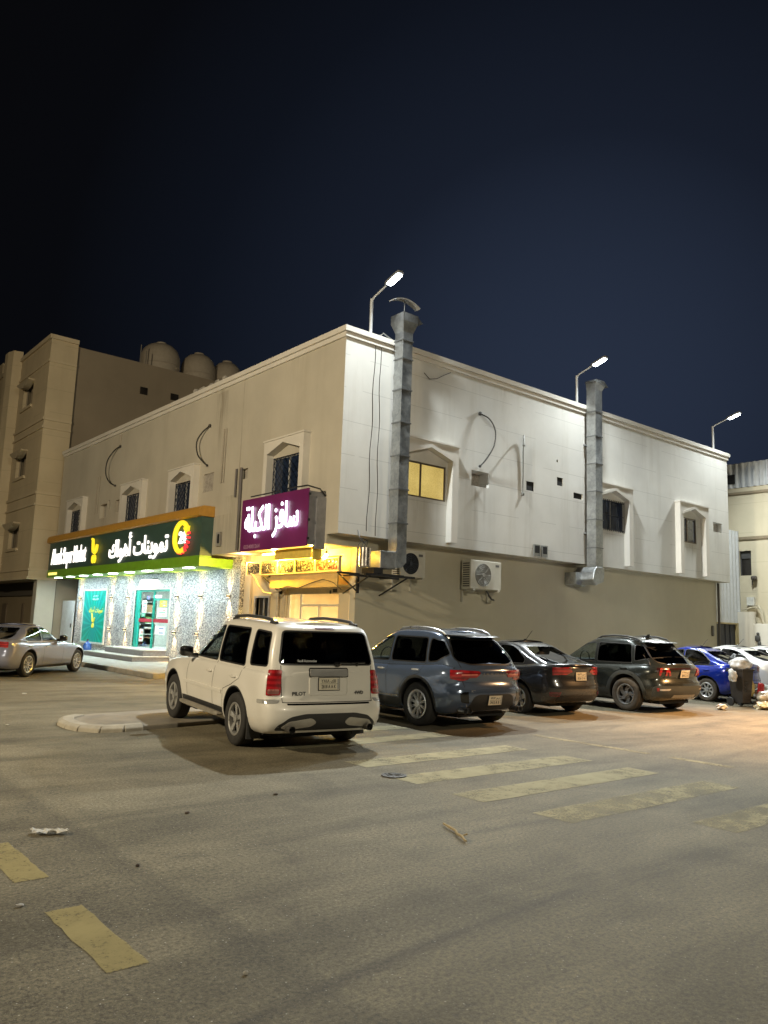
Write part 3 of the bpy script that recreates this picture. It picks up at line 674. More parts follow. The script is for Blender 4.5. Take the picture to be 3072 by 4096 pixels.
b = MB(); b.box(NX-.03, NX-.002, 4.02, 4.16, 0, 2.72); b.box(NX-.09, NX-.03, 4.30, 4.42, 0, 2.78); b.build('downpipe', mat('pipe_cream', (.5, .42, .28), .5), bld)
# awning of dark reflective panels with an ochre board below it
aw = thing('awning', (.55, 2.6, 3.1), 'narrow strip awning of dark shiny panels over the yellow lit entrance', 'awning')
def deco():
    m, t, p = newmat('mirror_film_panel'); pos = geo(t)
    v = N(t, 'TexVoronoi'); v.inputs['Scale'].default_value = 22; t.links.new(pos, v.inputs['Vector']); h = N(t, 'SeparateColor'); t.links.new(v.outputs['Color'], h.inputs[0])
    sp = N(t, 'SeparateXYZ'); t.links.new(pos, sp.inputs[0])
    a = ramp(t, h.outputs[0], [(.3, (.03, .03, .035)), (.7, (.11, .11, .12)), (.93, (.45, .40, .30))]).outputs[0]
    c = ramp(t, h.outputs[0], [(.3, (.10, .04, .03)), (.6, (.35, .08, .05)), (.9, (.45, .34, .25))]).outputs[0]
    t.links.new(mixc(t, math_(t, 'LESS_THAN', sp.outputs[1], 1.95), a, c), p.inputs['Base Color']); S(p, 'Roughness', .2); S(p, 'Metallic', .3)
    bump(t, p, h.outputs[1], .6, .02); return m
dm = deco()
ye = [5.55, 4.72, 3.72, 2.78, 1.72, .60]
for i in range(5):
    b = MB(); b.box(.52, .56, ye[i+1]+.03, ye[i]-.03, 3.24-.0*i, 3.56); b.build('panel', dm, aw)
for y_ in ye:
    b = MB(); b.box(.50, .59, y_-.03, y_+.03, 3.22, 3.60); b.build('post', mat('pale_strip', (.6, .5, .3), .4), aw)
b = MB(); b.box(.50, .60, .55, 5.58, 3.60, 3.63); b.box(.50, .60, .55, 5.58, 3.19, 3.22); b.build('rail', mat('pale_strip', (.6, .5, .3), .4), aw)
b = MB(); b.box(.62, 1.04, .72, 4.22, 2.80, 2.84); b.box(.58, .62, .72, 4.22, 2.78, 3.18); b.build('ochre_board', mat('ochre_board_paint', (.58, .42, .16), .5, var=.12, scale=2), aw)
br = mat('black_bracket_steel', (.03, .03, .03), .5, .5)
for y_ in (4.24, .35):
    b = MB(); b.box(.30, 1.04, y_-.03, y_+.03, 3.12, 3.17); b.box(.98, 1.04, y_-.03, y_+.03, 2.62, 3.12); b.tube([(.34, y_, 3.12), (1.0, y_, 2.66)], .022, 6); b.build('bracket', br, aw)
hs = thing('hose', (.5, 4.3, 2.7), 'pale hose looping down from the left end of the strip awning', 'hose')
b = MB(); b.tube([(.46, 5.20, 3.26), (.47, 4.95, 3.12), (.50, 4.75, 2.86), (.55, 4.50, 2.66), (.62, 4.2, 2.62), (.75, 3.9, 2.72), (.9, 3.6, 2.84)], .028, 8); b.build('tube', mat('pale_hose_rubber', (.45, .40, .30), .6), hs)
b = MB(); b.tube([(.60, 3.9, 2.74), (.57, 3.2, 2.83), (.57, 2.6, 2.77), (.57, 2.0, 2.90), (.57, 1.4, 3.0), (.57, .9, 2.9), (.60, .55, 2.7)], .010, 6)
tag(b.build('cable', mat('black_cable', (.03, .03, .03), .5)), 'thin black cable drooping along the ochre board of the entrance', 'cable')
# niche lamps (bright yellow tubes under the soffit)
nl = thing('strip_light', (.35, 3.0, 3.75), 'bright yellow tube light under the overhang behind the purple sign', 'lamp')
b = MB(); b.tube([(.32, 1.6, 3.80), (.32, 4.3, 3.80)], .03, 8); b.build('tube', emat('yellow_tube_glow', (1, .72, .16), 16), nl)
b = MB(); b.box(.28, .36, 1.5, 4.4, 3.835, 3.897); b.build('holder', mat('white_lamp_holder', (.6, .55, .4), .5), nl)
lamp('niche_light', 'POINT', (.30, 3.6, 3.70), 430, (1, .55, .05), .06)
lamp('niche_light', 'POINT', (.45, 1.8, 3.72), 400, (1, .56, .05), .06)
bu = thing('bulb', (.62, 1.35, 3.62), 'bare glowing bulb at the right end of the awning strip', 'lamp')
b = MB(); b.sbox((.62, 1.35, 3.66), (.11, .11, .13), 2); b.build('bulb_glass', emat('bulb_glow', (1, .80, .35), 22), bu)
b = MB(); b.lathe([(.03, .06), (.03, .14)], (.62, 1.35, 3.66), n=10); b.tube([(.62, 1.35, 3.80), (.62, 1.35, 3.90)], .008, 5); b.build('bulb_cap', br, bu)
lamp('bulb_light', 'POINT', (.52, 1.35, 3.60), 120, (1, .64, .14), .05)
lamp('niche_light', 'POINT', (.35, 5.6, 3.72), 60, (1, .62, .22), .05)
b = MB(); b.box(-.30, -.26, .78, 2.6, 3.52, 3.80); b.box(-.27, .0, .70, .76, 3.46, 3.86)
tag(b.build('yellow_board', mat('yellow_board_paint', (.70, .52, .10), .5)), 'small yellow lit board hung under the right end of the purple sign', 'board')
# purple sign
ps = thing('restaurant_sign', (-.3, 2.35, 3.8), 'purple box sign with glowing white lettering over the corner entrance', 'sign')
PX = -.58
pm, t, p = newmat('purple_sign_face'); oc = geo(t); t.links.new(ramp(t, noise(t, 1.2, 2, .5, oc).outputs[0], [(.3, (.145, .020, .105)), (.7, (.18, .026, .125))]).outputs[0], p.inputs['Base Color']); S(p, 'Roughness', .35)
b = MB(); b.box(PX, PX+.03, .60, 4.14, 3.80, 5.36); b.build('face', pm, ps)
b = MB(); b.box(PX+.031, -.002, .64, 4.10, 3.84, 5.30); b.box(-.30, -.002, .58, .638, 3.74, 5.16); b.build('cabinet', mat('grey_cabinet_metal', (.27, .27, .29), .45, .3, var=.15), ps)
b = MB(); b.tube([(PX-.03, 3.6, 5.42), (PX-.03, 2.0, 5.42)], .02, 6); b.tube([(PX-.02, 1.6, 5.45), (PX+.05, .75, 5.45), (-.20, .62, 5.38), (-.02, .6, 5.20)], .022, 6)
for z_ in (4.0, 4.5, 5.2): b.box(PX+.0, PX+.06, .565, .60, z_-.03, z_+.03)
b.build('bracket', br, ps)
AR2 = '\ufe94\ufee0\ufe92\ufedc\ufedf\ufe8d \ufeb0\ufed3\ufe8e\ufeb3'
b = MB(); b.text(AR2, (PX-.03, 2.42, 4.62), RL, UL, NL, width=2.85, height=1.0, depth=.03, bold=.004); b.build('lettering', emat('sign_cold_white', (.86, .94, 1.0), 3.4), ps)
b = MB(); b.text('0554081264', (PX-.006, 3.45, 3.93), RL, UL, NL, width=.92, height=.12, depth=.006, bold=.01); b.build('phone_number', mat('dull_pink_print', (.42, .22, .34), .5), ps)

# ============================================================ DUCTS
def galv():
    m, t, p = newmat('galvanised_sheet'); oc = geo(t)
    v = N(t, 'TexVoronoi'); v.inputs['Scale'].default_value = 14; t.links.new(oc, v.inputs['Vector']); h = N(t, 'SeparateColor'); t.links.new(v.outputs['Color'], h.inputs[0])
    n = noise(t, 2.5, 5, .6, oc)
    c = mixc(t, .5, ramp(t, h.outputs[0], [(0, (.27, .285, .295)), (1, (.44, .46, .47))]).outputs[0], ramp(t, n.outputs[0], [(.3, (.22, .235, .245)), (.7, (.48, .50, .51))]).outputs[0])
    t.links.new(c, p.inputs['Base Color']); S(p, 'Metallic', .85); t.links.new(ramp(t, n.outputs[0], [(.3, .30), (.7, .52)]).outputs[0], p.inputs['Roughness'])
    bump(t, p, n.outputs[0], .35, .03); return m
gv = galv(); seam = mat('dull_seam_steel', (.20, .21, .22), .5, .7)
d1 = thing('exhaust_duct', (1.78, -.34, 3.6), 'tall galvanised exhaust duct with flared hood and curved rain cap near the corner', 'duct')
dx0, dx1, dy0, dy1 = 1.60, 1.96, -.54, -.18
b = MB(); b.box(dx0, dx1, dy0, dy1, 3.80, 10.05); b.build('shaft', gv, d1)
for z_ in (4.55, 5.5, 6.45, 7.4, 8.35, 9.25, 9.8):
    b = MB(); b.box(dx0-.022, dx1+.022, dy0-.022, dy1+.022, z_, z_+.035); b.build('flange', seam, d1)
def frustum(mb, x0, x1, y0, y1, za, X0, X1, Y0, Y1, zb, mi=0):
    v = [(x0,y0,za),(x1,y0,za),(x1,y1,za),(x0,y1,za),(X0,Y0,zb),(X1,Y0,zb),(X1,Y1,zb),(X0,Y1,zb)]
    return mb.add(v, [(0,3,2,1),(4,5,6,7),(0,1,5,4),(1,2,6,5),(2,3,7,6),(3,0,4,7)], mi)
b = MB(); frustum(b, dx0, dx1, dy0, dy1, 10.051, dx0-.10, dx1+.10, dy0-.10, dy1+.10, 10.34); b.box(dx0-.10, dx1+.10, dy0-.10, dy1+.10, 10.341, 10.58)
b.prism([(dx1+.10, 10.56), (dx1+.30, 10.42), (dx1+.10, 10.40)], 'y', dy0-.08, dy1+.08); b.build('hood', gv, d1)
b = MB(); cpts = [(-.50+1.0*i/12, .14-.14*((i-6)/6)**2) for i in range(13)]
b.add([(1.78+x, -.46, 10.92+z) for x, z in cpts]+[(1.78+x, -.24, 10.92+z) for x, z in cpts]+[(1.78+x, -.46, 10.95+z) for x, z in cpts]+[(1.78+x, -.24, 10.95+z) for x, z in cpts],
      [(i, i+1, 14+i, 13+i) for i in range(12)]+[(26+i, 39+i, 40+i, 27+i) for i in range(12)]+[(i, 26+i, 27+i, i+1) for i in range(12)]+[(13+i, 14+i, 40+i, 39+i) for i in range(12)]+[(0,13,39,26),(12,38,51,25)])
b.build('rain_cap', mat('pale_cap_sheet', (.62, .64, .65), .4, .2), d1)
b = MB(); b.tube([(1.78, -.34, 10.6), (1.78, -.34, 11.05)], .02, 6); b.build('cap_stem', seam, d1)
b = MB(); b.tube([(dx1-.1, -.16, 9.75), (1.70, -.08, 9.86), (1.25, -.06, 10.02), (1.2, -.02, 9.94)], .02, 6); b.build('stay', gv, d1)
# fan box and elbow at the foot of the duct
b = MB(); b.box(.95, 1.50, -.66, -.06, 3.28, 3.74); b.build('fan_box', gv, d1, bevel=.01)
b = MB(); frustum(b, 1.50, 1.52, -.62, -.10, 3.30, 1.50, 1.52, -.62, -.10, 3.72); b.prism([(1.51, 3.70), (1.60, 3.80), (1.96, 3.80), (1.96, 3.50), (1.80, 3.34), (1.51, 3.32)], 'y', -.55, -.17); b.build('elbow', gv, d1)
b = MB(); b.lathe([(.16, 0), (.16, .50)], (.66, -.36, 3.30), n=20); b.build('motor_can', mat('steel_can', (.55, .5, .45), .25, .9), d1)
b = MB(); b.box(.42, 2.15, -.72, -.66, 3.05, 3.11); b.box(.42, 2.15, -.06, -.0, 3.05, 3.11); b.box(.90, 1.8, -.66, -.06, 3.08, 3.13); b.box(.70, 1.02, -.70, -.2, 3.12, 3.27)
for x_ in (.62, 1.9): b.tube([(x_, -.68, 3.06), (x_, .49, 2.60)], .025, 6); b.tube([(x_, -.05, 3.08), (x_, .49, 3.08)], .025, 6)
b.build('bracket', br, d1)
b = MB(); pts = [(.55, -.2, 3.60), (.50, -.25, 3.85), (.62, -.3, 4.05), (.80, -.28, 4.0), (.78, -.25, 3.8), (.60, -.22, 3.72), (.72, -.2, 3.95), (.9, -.12, 4.02)]
b.tube(pts, .012, 5); b.tube([(.62, -.3, 3.60), (.70, -.32, 3.9), (.58, -.2, 4.08), (.66, -.02, 4.3)], .012, 5); tag(b.build('cable', MATS['black_cable']), 'tangle of black cable above the fan box at the duct foot', 'cable')
d2 = thing('exhaust_duct', (10.97, -.30, 3.6), 'slim galvanised exhaust duct with bent top outlet at the middle of the white wall', 'duct')
ex0, ex1, ey0, ey1 = 10.76, 11.16, -.50, -.12
b = MB(); b.box(ex0, ex1, ey0, ey1, 4.05, 10.42); b.build('shaft', gv, d2)
for z_ in (4.7, 5.7, 6.7, 7.7, 8.7, 9.6):
    b = MB(); b.box(ex0-.02, ex1+.02, ey0-.02, ey1+.02, z_, z_+.035); b.build('flange', seam, d2)
b = MB(); frustum(b, ex0, ex1, ey0, ey1, 10.421, ex0-.02, ex1+.20, ey0-.05, ey1+.02, 10.70); b.prism([(ex0-.05, 10.70), (ex0-.02, 10.78), (ex1+.05, 10.80), (ex1+.30, 10.62), (ex1+.22, 10.60)], 'y', ey0-.06, ey1+.03); b.build('outlet', gv, d2)
b = MB(); b.prism([(ex0, 4.05), (ex1, 4.05), (ex1+.06, 3.86), (ex1+.02, 3.55), (ex0-.04, 3.40), (ex0-.20, 3.60), (ex0-.14, 3.86)], 'y', ey0-.03, .30); b.build('elbow', gv, d2, bevel=.03)
b = MB(); b.lathe([(.24, 0), (.26, .02), (.26, .30), (.24, .34)], (ex0+.10, .10, 3.62), axis='y', n=22); b.box(ex0-.45, ex0-.15, .0, .49, 3.42, 3.85); b.build('fan_box', gv, d2)
b = MB(); b.box(ex0-.03, ex1+.03, -.12, .0, 5.22, 5.28); b.box(ex0-.03, ex1+.03, -.12, .0, 8.4, 8.46); b.build('wall_strap', seam, d2)
b = MB(); b.tube([(11.17, -.14, 8.6), (11.42, -.06, 8.25), (11.5, -.04, 7.8), (11.42, -.05, 7.4), (11.2, -.10, 7.05)], .015, 6); tag(b.build('cable', mat('grey_cable', (.2, .2, .2), .5)), 'grey cable bowing out beside the slim middle duct', 'cable')
# ============================================================ AIR CONDITIONERS
def ac(x0, x1, z0, z1, label, dark_fan):
    o = thing('air_conditioner', ((x0+x1)/2, .3, z0), label, 'air conditioner', 'outdoor air conditioner units on the beige wall')
    y0_, y1_ = -.02, .36
    b = MB(); b.box(x0, x1, y0_, y1_, z0, z1); b.build('casing', mat('ac_cream_enamel', (.56, .54, .47), .45, var=.06, bmp=.05), o, bevel=.015)
    r = (z1-z0)*.40; cx = x0+(x1-x0)*.40; cz = (z0+z1)/2
    b = MB(); b.lathe([(r, -.012), (r, .0), (0.001, .0)], (cx, y0_-.004, cz), axis='y', n=32, caps=False); b.build('fan_well', mat('ac_black' if dark_fan else 'ac_grey', (.012, .014, .02) if dark_fan else (.17, .165, .15), .5), o)
    b = MB()
    for k in range(1, 7):
        rr = r*k/6.2; b.tube([(cx+rr*math.cos(a), y0_-.022, cz+rr*math.sin(a)) for a in [i*math.pi/14 for i in range(29)]], .005, 4)
    for k in range(8):
        a = k*math.pi/4; b.tube([(cx, y0_-.022, cz), (cx+r*math.cos(a), y0_-.022, cz+r*math.sin(a))], .006, 4)
    b.lathe([(.06, -.02), (.06, 0)], (cx, y0_-.016, cz), axis='y', n=14)
    b.build('fan_grille', mat('ac_grille_dark' if dark_fan else 'ac_grille', (.04, .05, .07) if dark_fan else (.30, .29, .26), .5), o)
    b = MB()
    for i in range(11): b.box(x0-.006, x0-.001, y0_+.05, y1_-.05, z0+.06+i*(z1-z0-.12)/11, z0+.06+(i+.6)*(z1-z0-.12)/11)
    b.build('side_louvre', mat('ac_dark_louvre', (.10, .095, .08), .6), o)
    b = MB(); b.box(x1-.26, x1-.10, y0_-.004, y0_-.001, z1-.16, z1-.09); b.build('badge', mat('ac_badge', (.12, .12, .12), .5), o)
    b = MB()
    for x_ in (x0+.12, x1-.12): b.box(x_-.025, x_+.025, y0_-.05, .499, z0-.055, z0-.002); b.box(x_-.02, x_+.02, .44, .499, z0-.40, z0-.056)
    b.build('bracket', mat('pale_bracket', (.45, .43, .38), .5, .3), o)
    return o
ac(2.22, 3.16, 3.16, 3.92, 'cream air conditioner with a dark fan beside the tall corner duct', True)
ac(5.05, 6.42, 2.98, 3.86, 'cream air conditioner with grey round grille alone on the beige wall', False)
b = MB(); b.tube([(5.9, .1, 2.95), (5.95, .05, 2.80), (6.1, .08, 2.70), (6.35, .2, 2.68), (6.5, .40, 2.72)], .028, 7); tag(b.build('hose', mat('black_hose', (.02, .02, .02), .5)), 'short black hose hanging under the air conditioner with the grey grille', 'hose')
# ============================================================ HOSES, CABLES, WALL BITS
hm = mat('dark_hose_rubber', (.035, .032, .028), .6)
def hose(pts, r, label, name='hose', m=hm, plugs=True):
    o = thing(name, pts[-1], label, name)
    b = MB(); 
    P_ = [Vector(q) for q in pts]; sm_ = []
    for i in range(len(P_)-1):
        a, b_, c_, d_ = P_[max(i-1, 0)], P_[i], P_[i+1], P_[min(i+2, len(P_)-1)]
        for k in range(4):
            t_ = k/4; sm_.append(.5*((2*b_)+(c_-a)*t_+(2*a-5*b_+4*c_-d_)*t_*t_+(3*b_-a-3*c_+d_)*t_**3))
    sm_.append(P_[-1]); b.tube(sm_, r, 7); b.build('tube', m, o)
    if plugs:
        b = MB(); b.sbox(pts[0], (.11, .11, .12), 3, n=6); b.sbox(pts[-1], (.08, .08, .09), 3, n=6); b.build('fitting', m, o)
    return o
hose([(5.32, -.04, 8.49), (5.65, -.14, 8.36), (5.86, -.2, 8.0), (5.80, -.2, 7.5), (5.55, -.12, 7.05), (5.34, -.05, 6.80)], .022, 'black hose curving down to the rough hole right of the yellow window')
hose([(7.40, -.03, 6.20), (7.41, -.04, 6.9), (7.39, -.05, 7.6), (7.36, -.10, 8.12), (7.22, -.22, 8.02), (7.10, -.32, 7.74)], .022, 'grey hose standing out from the white wall between the two ducts', m=mat('grey_hose_rubber', (.13, .13, .12), .6))
hose([(-.03, 16.02, 8.99), (-.10, 16.45, 8.88), (-.2, 16.95, 8.45), (-.2, 17.0, 7.9), (-.12, 16.7, 7.5), (-.05, 16.2, 7.30)], .028, 'dark hose bowing out on the cream wall at the far left end')
hose([(-.03, 7.75, 8.44), (-.10, 8.12, 8.28), (-.16, 8.42, 7.95), (-.16, 8.3, 7.5), (-.10, 8.0, 7.2), (-.03, 7.76, 7.03)], .025, 'dark hose bowing out on the cream wall above the sign end')
def pipe(pts, r, label, m):
    b = MB(); b.tube(pts, r, 7); return tag(b.build('pipe', m), label, 'pipe')
gp = mat('wall_coloured_pipe', (.36, .32, .26), .6)
pipe([(-.02, 6.52, 8.14), (-.03, 6.52, 6.28)], .022, 'thin pipe on the cream wall left of the corner window, near one', gp)
pipe([(-.02, 6.68, 8.14), (-.03, 6.68, 6.28)], .022, 'thin pipe on the cream wall left of the corner window, far one', gp)
pipe([(-.02, 18.15, 7.95), (-.02, 18.15, 6.25)], .014, 'faint thin pipe on the cream wall beside the farthest window, near one', gp)
pipe([(-.02, 18.45, 7.95), (-.02, 18.45, 6.25)], .014, 'faint thin pipe on the cream wall beside the farthest window, far one', gp)
pipe([(-.05, 5.30, 6.62), (-.05, 5.28, 3.95)], .05, 'dark downpipe on the cream wall beside the purple sign', mat('dark_downpipe', (.12, .11, .11), .6))
pipe([(-.05, 5.62, 6.62), (-.05, 5.62, 5.7)], .035, 'short dark pipe stub on the cream wall beside the downpipe', MATS['dark_downpipe'])
pipe([(-.02, 16.05, 9.55), (-.02, 16.05, 9.0)], .02, 'short pipe hanging below the roof edge of the cream wall', gp)
bx_ = thing('meter_box', (-.04, 6.5, 4.16), 'small grey box with a dark lever on the wall between the two signs', 'box')
b = MB(); b.box(-.07, -.002, 6.40, 6.70, 4.16, 4.62); b.build('box', mat('meter_grey', (.30, .29, .28), .5), bx_)
b = MB(); b.box(-.10, -.071, 6.46, 6.54, 4.25, 4.55); b.build('lever', br, bx_)
for x0_, x1_ in ((7.99, 8.30), (8.40, 8.69)):
    o = thing('wall_vent', ((x0_+x1_)/2, 0, 4.2), 'square metal wall vent low on the white wall, %s of a pair' % ('left' if x0_ < 8.2 else 'right'), 'vent', 'pair of square vents')
    b = MB(); b.box(x0_, x1_, -.05, -.002, 4.22, 4.60); b.build('frame', gv, o)
    b = MB(); b.box(x0_+.04, x1_-.04, -.055, -.051, 4.32, 4.56); b.build('opening', dark, o)
for (xa, za_), (xb, zb_), lb in (((1.02, 9.7), (.96, 4.3), 'thin black cable running down the white wall left of the duct'), ((1.22, 9.9), (1.28, 4.2), 'second thin cable on the white wall closest to the corner duct')):
    pts = [(xa+(xb-xa)*i/14+.025*math.sin(i*1.3), -.02, za_+(zb_-za_)*i/14) for i in range(15)]
    b = MB(); b.tube(pts, .010, 5); tag(b.build('cable', MATS['black_cable']), lb, 'cable')
b = MB(); b.tube([(2.9, -.03, 9.25), (3.1, -.05, 9.1), (3.4, -.06, 9.18), (3.7, -.04, 9.36), (4.0, -.03, 9.52)], .010, 5); tag(b.build('cable', MATS['black_cable']), 'loose cable slanting across the white wall right of the corner duct', 'cable')
# crooked bits of debris on the parapet of the cream wall
b = MB(); rn = random.Random(3)
for i in range(9): b.sbox((.05+rn.uniform(-.1, .15), 6.9+i*.28, ROOF+.06), (rn.uniform(.12, .3), rn.uniform(.15, .35), rn.uniform(.10, .24)), 3, n=5)
tag(b.build('rubble', mat('rubble_mortar', (.33, .31, .28), .9, var=.3, bmp=.5)), 'crumbly mortar rubble on the roof edge of the cream wall', 'rubble')
# ============================================================ ROOF STREET LAMPS
pole_m = mat('white_painted_pole', (.62, .64, .66), .4, .2, var=.06); head_m = mat('lamp_head_grey', (.35, .36, .37), .4, .5)
led_m = emat('led_lens_glow', (.80, .91, 1.0), 25)
for k, (x_, lb) in enumerate(((.90, 'roof lamp on a white pole beside the tall corner duct'), (10.46, 'roof lamp on a white pole beside the slim middle duct'), (20.24, 'roof lamp on a white pole at the far end of the parapet'))):
    o = thing('roof_lamp', (x_, .08, ROOF), lb, 'lamp', 'led lamps along the roof edge')
    b = MB(); b.tube([(x_, .08, ROOF-.02), (x_, .08, 10.98)], .045, 10); b.lathe([(.10, 0), (.10, .03)], (x_, .08, ROOF), n=10); b.build('pole', pole_m, o)
    b = MB(); b.tube([(x_, .08, 10.93), (x_, -.05, 11.02), (x_, -.55, 11.18)], .028, 8); b.build('arm', pole_m, o)
    Mh = Matrix.Rotation(rad(-17), 3, 'X')
    b = MB(); b.sbox((x_, -.88, 11.29), (.24, .66, .09), 5, M=Mh); b.build('head', head_m, o)
    b = MB(); b.sbox((x_, -.90, 11.25), (.20, .52, .05), 6, M=Mh); b.build('lens', led_m, o)
    lamp('roof_lamp_light', 'SPOT', (x_, -.92, 11.17), 6800, LED, .12, (x_-.3, -6.0, 0), 178, blend=.65, smooth=50)
# ============================================================ APARTMENT BLOCK ON THE LEFT
apt = thing('apartment_building', (0, 30, 0), 'tall tan apartment block with banded facade behind the cream wall', 'building')
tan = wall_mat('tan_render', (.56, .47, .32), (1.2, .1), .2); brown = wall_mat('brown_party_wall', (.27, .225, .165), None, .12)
AX = -1.05
WN = [(26.5, 28.3, 12.75, 14.05), (31.0, 32.8, 12.75, 14.05), (26.5, 28.3, 8.9, 10.2), (31.0, 32.8, 8.9, 10.2), (26.5, 28.3, 5.1, 6.35), (31.0, 32.8, 5.1, 6.35), (36, 37.8, 12.75, 14.05), (36, 37.8, 8.9, 10.2), (36, 37.8, 5.1, 6.35)]
b = MB(); facade(b, 'x', AX, 24.0, 60, 3.45, 16.0, [w+(.28, None) for w in WN], 1)
b.quad((AX, 24, 3.45), (.31, 24, 3.45), (.31, 24, 15.7), (AX, 24, 15.9)); b.quad((AX, 24, 3.45), (AX, 60, 3.45), (.6, 60, 3.45), (.6, 24, 3.45))
b.build('front_wall', tan, apt)
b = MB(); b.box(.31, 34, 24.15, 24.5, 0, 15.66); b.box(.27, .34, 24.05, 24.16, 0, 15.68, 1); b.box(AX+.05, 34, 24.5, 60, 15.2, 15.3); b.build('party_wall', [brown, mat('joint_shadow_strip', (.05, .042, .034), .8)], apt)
b = MB()
for z_, h_, d_ in ((15.72, .22, .10), (14.50, .12, .06), (11.45, .14, .07), (11.02, .10, .07), (7.66, .14, .07), (7.10, .10, .07), (3.86, .10, .06), (3.42, .14, .09)):
    b.box(AX-d_, AX+.01, 24-d_, 60, z_, z_+h_); b.box(AX, .30, 24-d_, 24.01, z_, z_+h_)
b.build('band', wall_mat('tan_band', (.58, .49, .34), None, .1), apt)
b = MB()
for y_, z0_, z1_ in ((29.3, 3.5, 16.35),):
    b.prism([(AX+.02, y_), (AX-.45, y_+.15), (AX-.6, y_+.7), (AX-.6, y_+1.3), (AX+.02, y_+1.5)], 'z', z0_, z1_)
b.box(AX-.05, AX+.3, 33.5, 60, 16.0, 16.7); b.build('bay', tan, apt)
gl = mat('dim_apartment_pane', (.022, .020, .018), .15, var=.5, scale=1.5)
for k, (a, c, za, zb) in enumerate(WN):
    b = MB(); b.box(AX+.22, AX+.23, a, c, za, zb); o = b.build('window', gl, apt)
    b = MB()
    for u0, u1, v0, v1 in ((a, a+.06, za, zb), (c-.06, c, za, zb), ((a+c)/2-.03, (a+c)/2+.03, za, zb), (a, c, za, za+.06)): b.box(AX+.17, AX+.22, u0, u1, v0, v1)
    b.build('frame', mat('tan_window_frame', (.30, .25, .18), .5), o)
    b = MB(); b.box(AX-.10, AX+.02, a-.12, c+.12, za-.16, za-.02); b.build('sill', tan, o)
    b = MB(); n = 10; cy = (a+c)/2; hw = (c-a)/2+.14
    pr = [(cy-hw, zb+.06)]+[(cy-hw+2*hw*i/n, zb-.02-.30*math.sin(math.pi*i/n)) for i in range(n+1)]+[(cy+hw, zb+.06)]
    b.prism(pr, 'x', AX-.34, AX-.003); b.build('hood', mat('window_hood', (.46, .39, .27), .7), o)
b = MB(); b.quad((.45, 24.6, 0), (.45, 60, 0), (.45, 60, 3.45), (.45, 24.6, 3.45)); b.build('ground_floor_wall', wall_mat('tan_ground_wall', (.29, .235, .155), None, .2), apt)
b = MB(); b.box(.30, .44, 24.9, 60, 2.72, 3.38); b.build('fascia', mat('dark_fascia', (.10, .09, .075), .6), apt)
for y_, w_ in ((27.0, .9), (29.6, .3), (33, .9)):
    b = MB(); b.box(.38, .449, y_, y_+w_, .15, 2.3); b.build('door', mat('brown_door', (.16, .125, .085), .6), apt)
b = MB(); b.box(AX+.45, .30, 24.0, 24.55, 0, 3.44); b.build('pillar', wall_mat('pale_pillar', (.46, .43, .36), None, .1), apt)
for (x0_, x1_, z0_, z1_) in ((3.82, 4.22, 13.9, 14.3), (5.6, 6.05, 13.95, 14.32)):
    b = MB(); b.box(x0_, x1_, 24.10, 24.149, z0_, z1_); b.build('small_window', gl, apt)
tankm = mat('tank_polyethylene', (.42, .365, .29), .6, var=.08)
for k, (x_, z_, r_, lb) in enumerate(((6.85, 15.3, 1.22, 'left, largest looking of the domed water tanks on the tan roof'), (9.45, 15.3, 1.10, 'middle one of the domed water tanks on the tan roof'), (11.5, 15.3, 1.00, 'right, smallest looking of the domed water tanks on the tan roof'))):
    o = thing('water_tank', (x_, 29, z_), lb, 'water tank', 'water tanks on the apartment roof')
    zt = 18.85-k*.03; H_ = zt-z_
    b = MB(); b.lathe([(r_*.96, 0), (r_, .1), (r_, H_-1.15), (r_*.97, H_-.85), (r_*.86, H_-.5), (r_*.62, H_-.22), (r_*.34, H_-.10), (.30, H_-.06)], (x_, 29, z_), n=28)
    for zz in (.5, 1.0, 1.5, 2.0): b.lathe([(r_, zz-.05), (r_+.03, zz), (r_, zz+.05)], (x_, 29, z_), n=28, caps=False)
    b.build('tank', tankm, o)
    b = MB(); b.lathe([(.32, H_-.08), (.32, H_+.02), (.05, H_+.06)], (x_, 29, z_), n=18); b.build('lid', tankm, o)
for x_, h_ in ((5.0, 2.2), (5.35, 1.9)):
    b = MB(); b.tube([(x_, 27.5, 15.3), (x_, 27.5, 15.7+h_)], .035, 6); tag(b.build('pipe', mat('roof_pipe', (.22, .2, .17), .6)), 'thin vent pipe on the tan roof left of the tanks, %s' % ('taller one' if h_ > 2 else 'shorter one'), 'pipe')
# white metal door standing in the gap
o = thing('metal_door', (.75, 23.1, .15), 'plain white metal door at the left end of the stone shop front', 'door')
b = MB(); b.box(.70, .75, 22.26, 23.95, .15, 2.45); b.build('leaf', mat('white_door_paint', (.48, .50, .51), .4), o, bevel=.006)
b = MB(); b.box(.66, .70, 22.40, 22.46, 1.15, 1.35); b.build('handle', br, o)
b = MB(); b.box(1.4, 1.5, 22.2, 24.15, 0, 3.9); tag(b.build('alley_wall', mat('alley_plaster', (.17, .15, .12), .9)), 'dim plaster wall closing the alley behind the white metal door', 'wall')

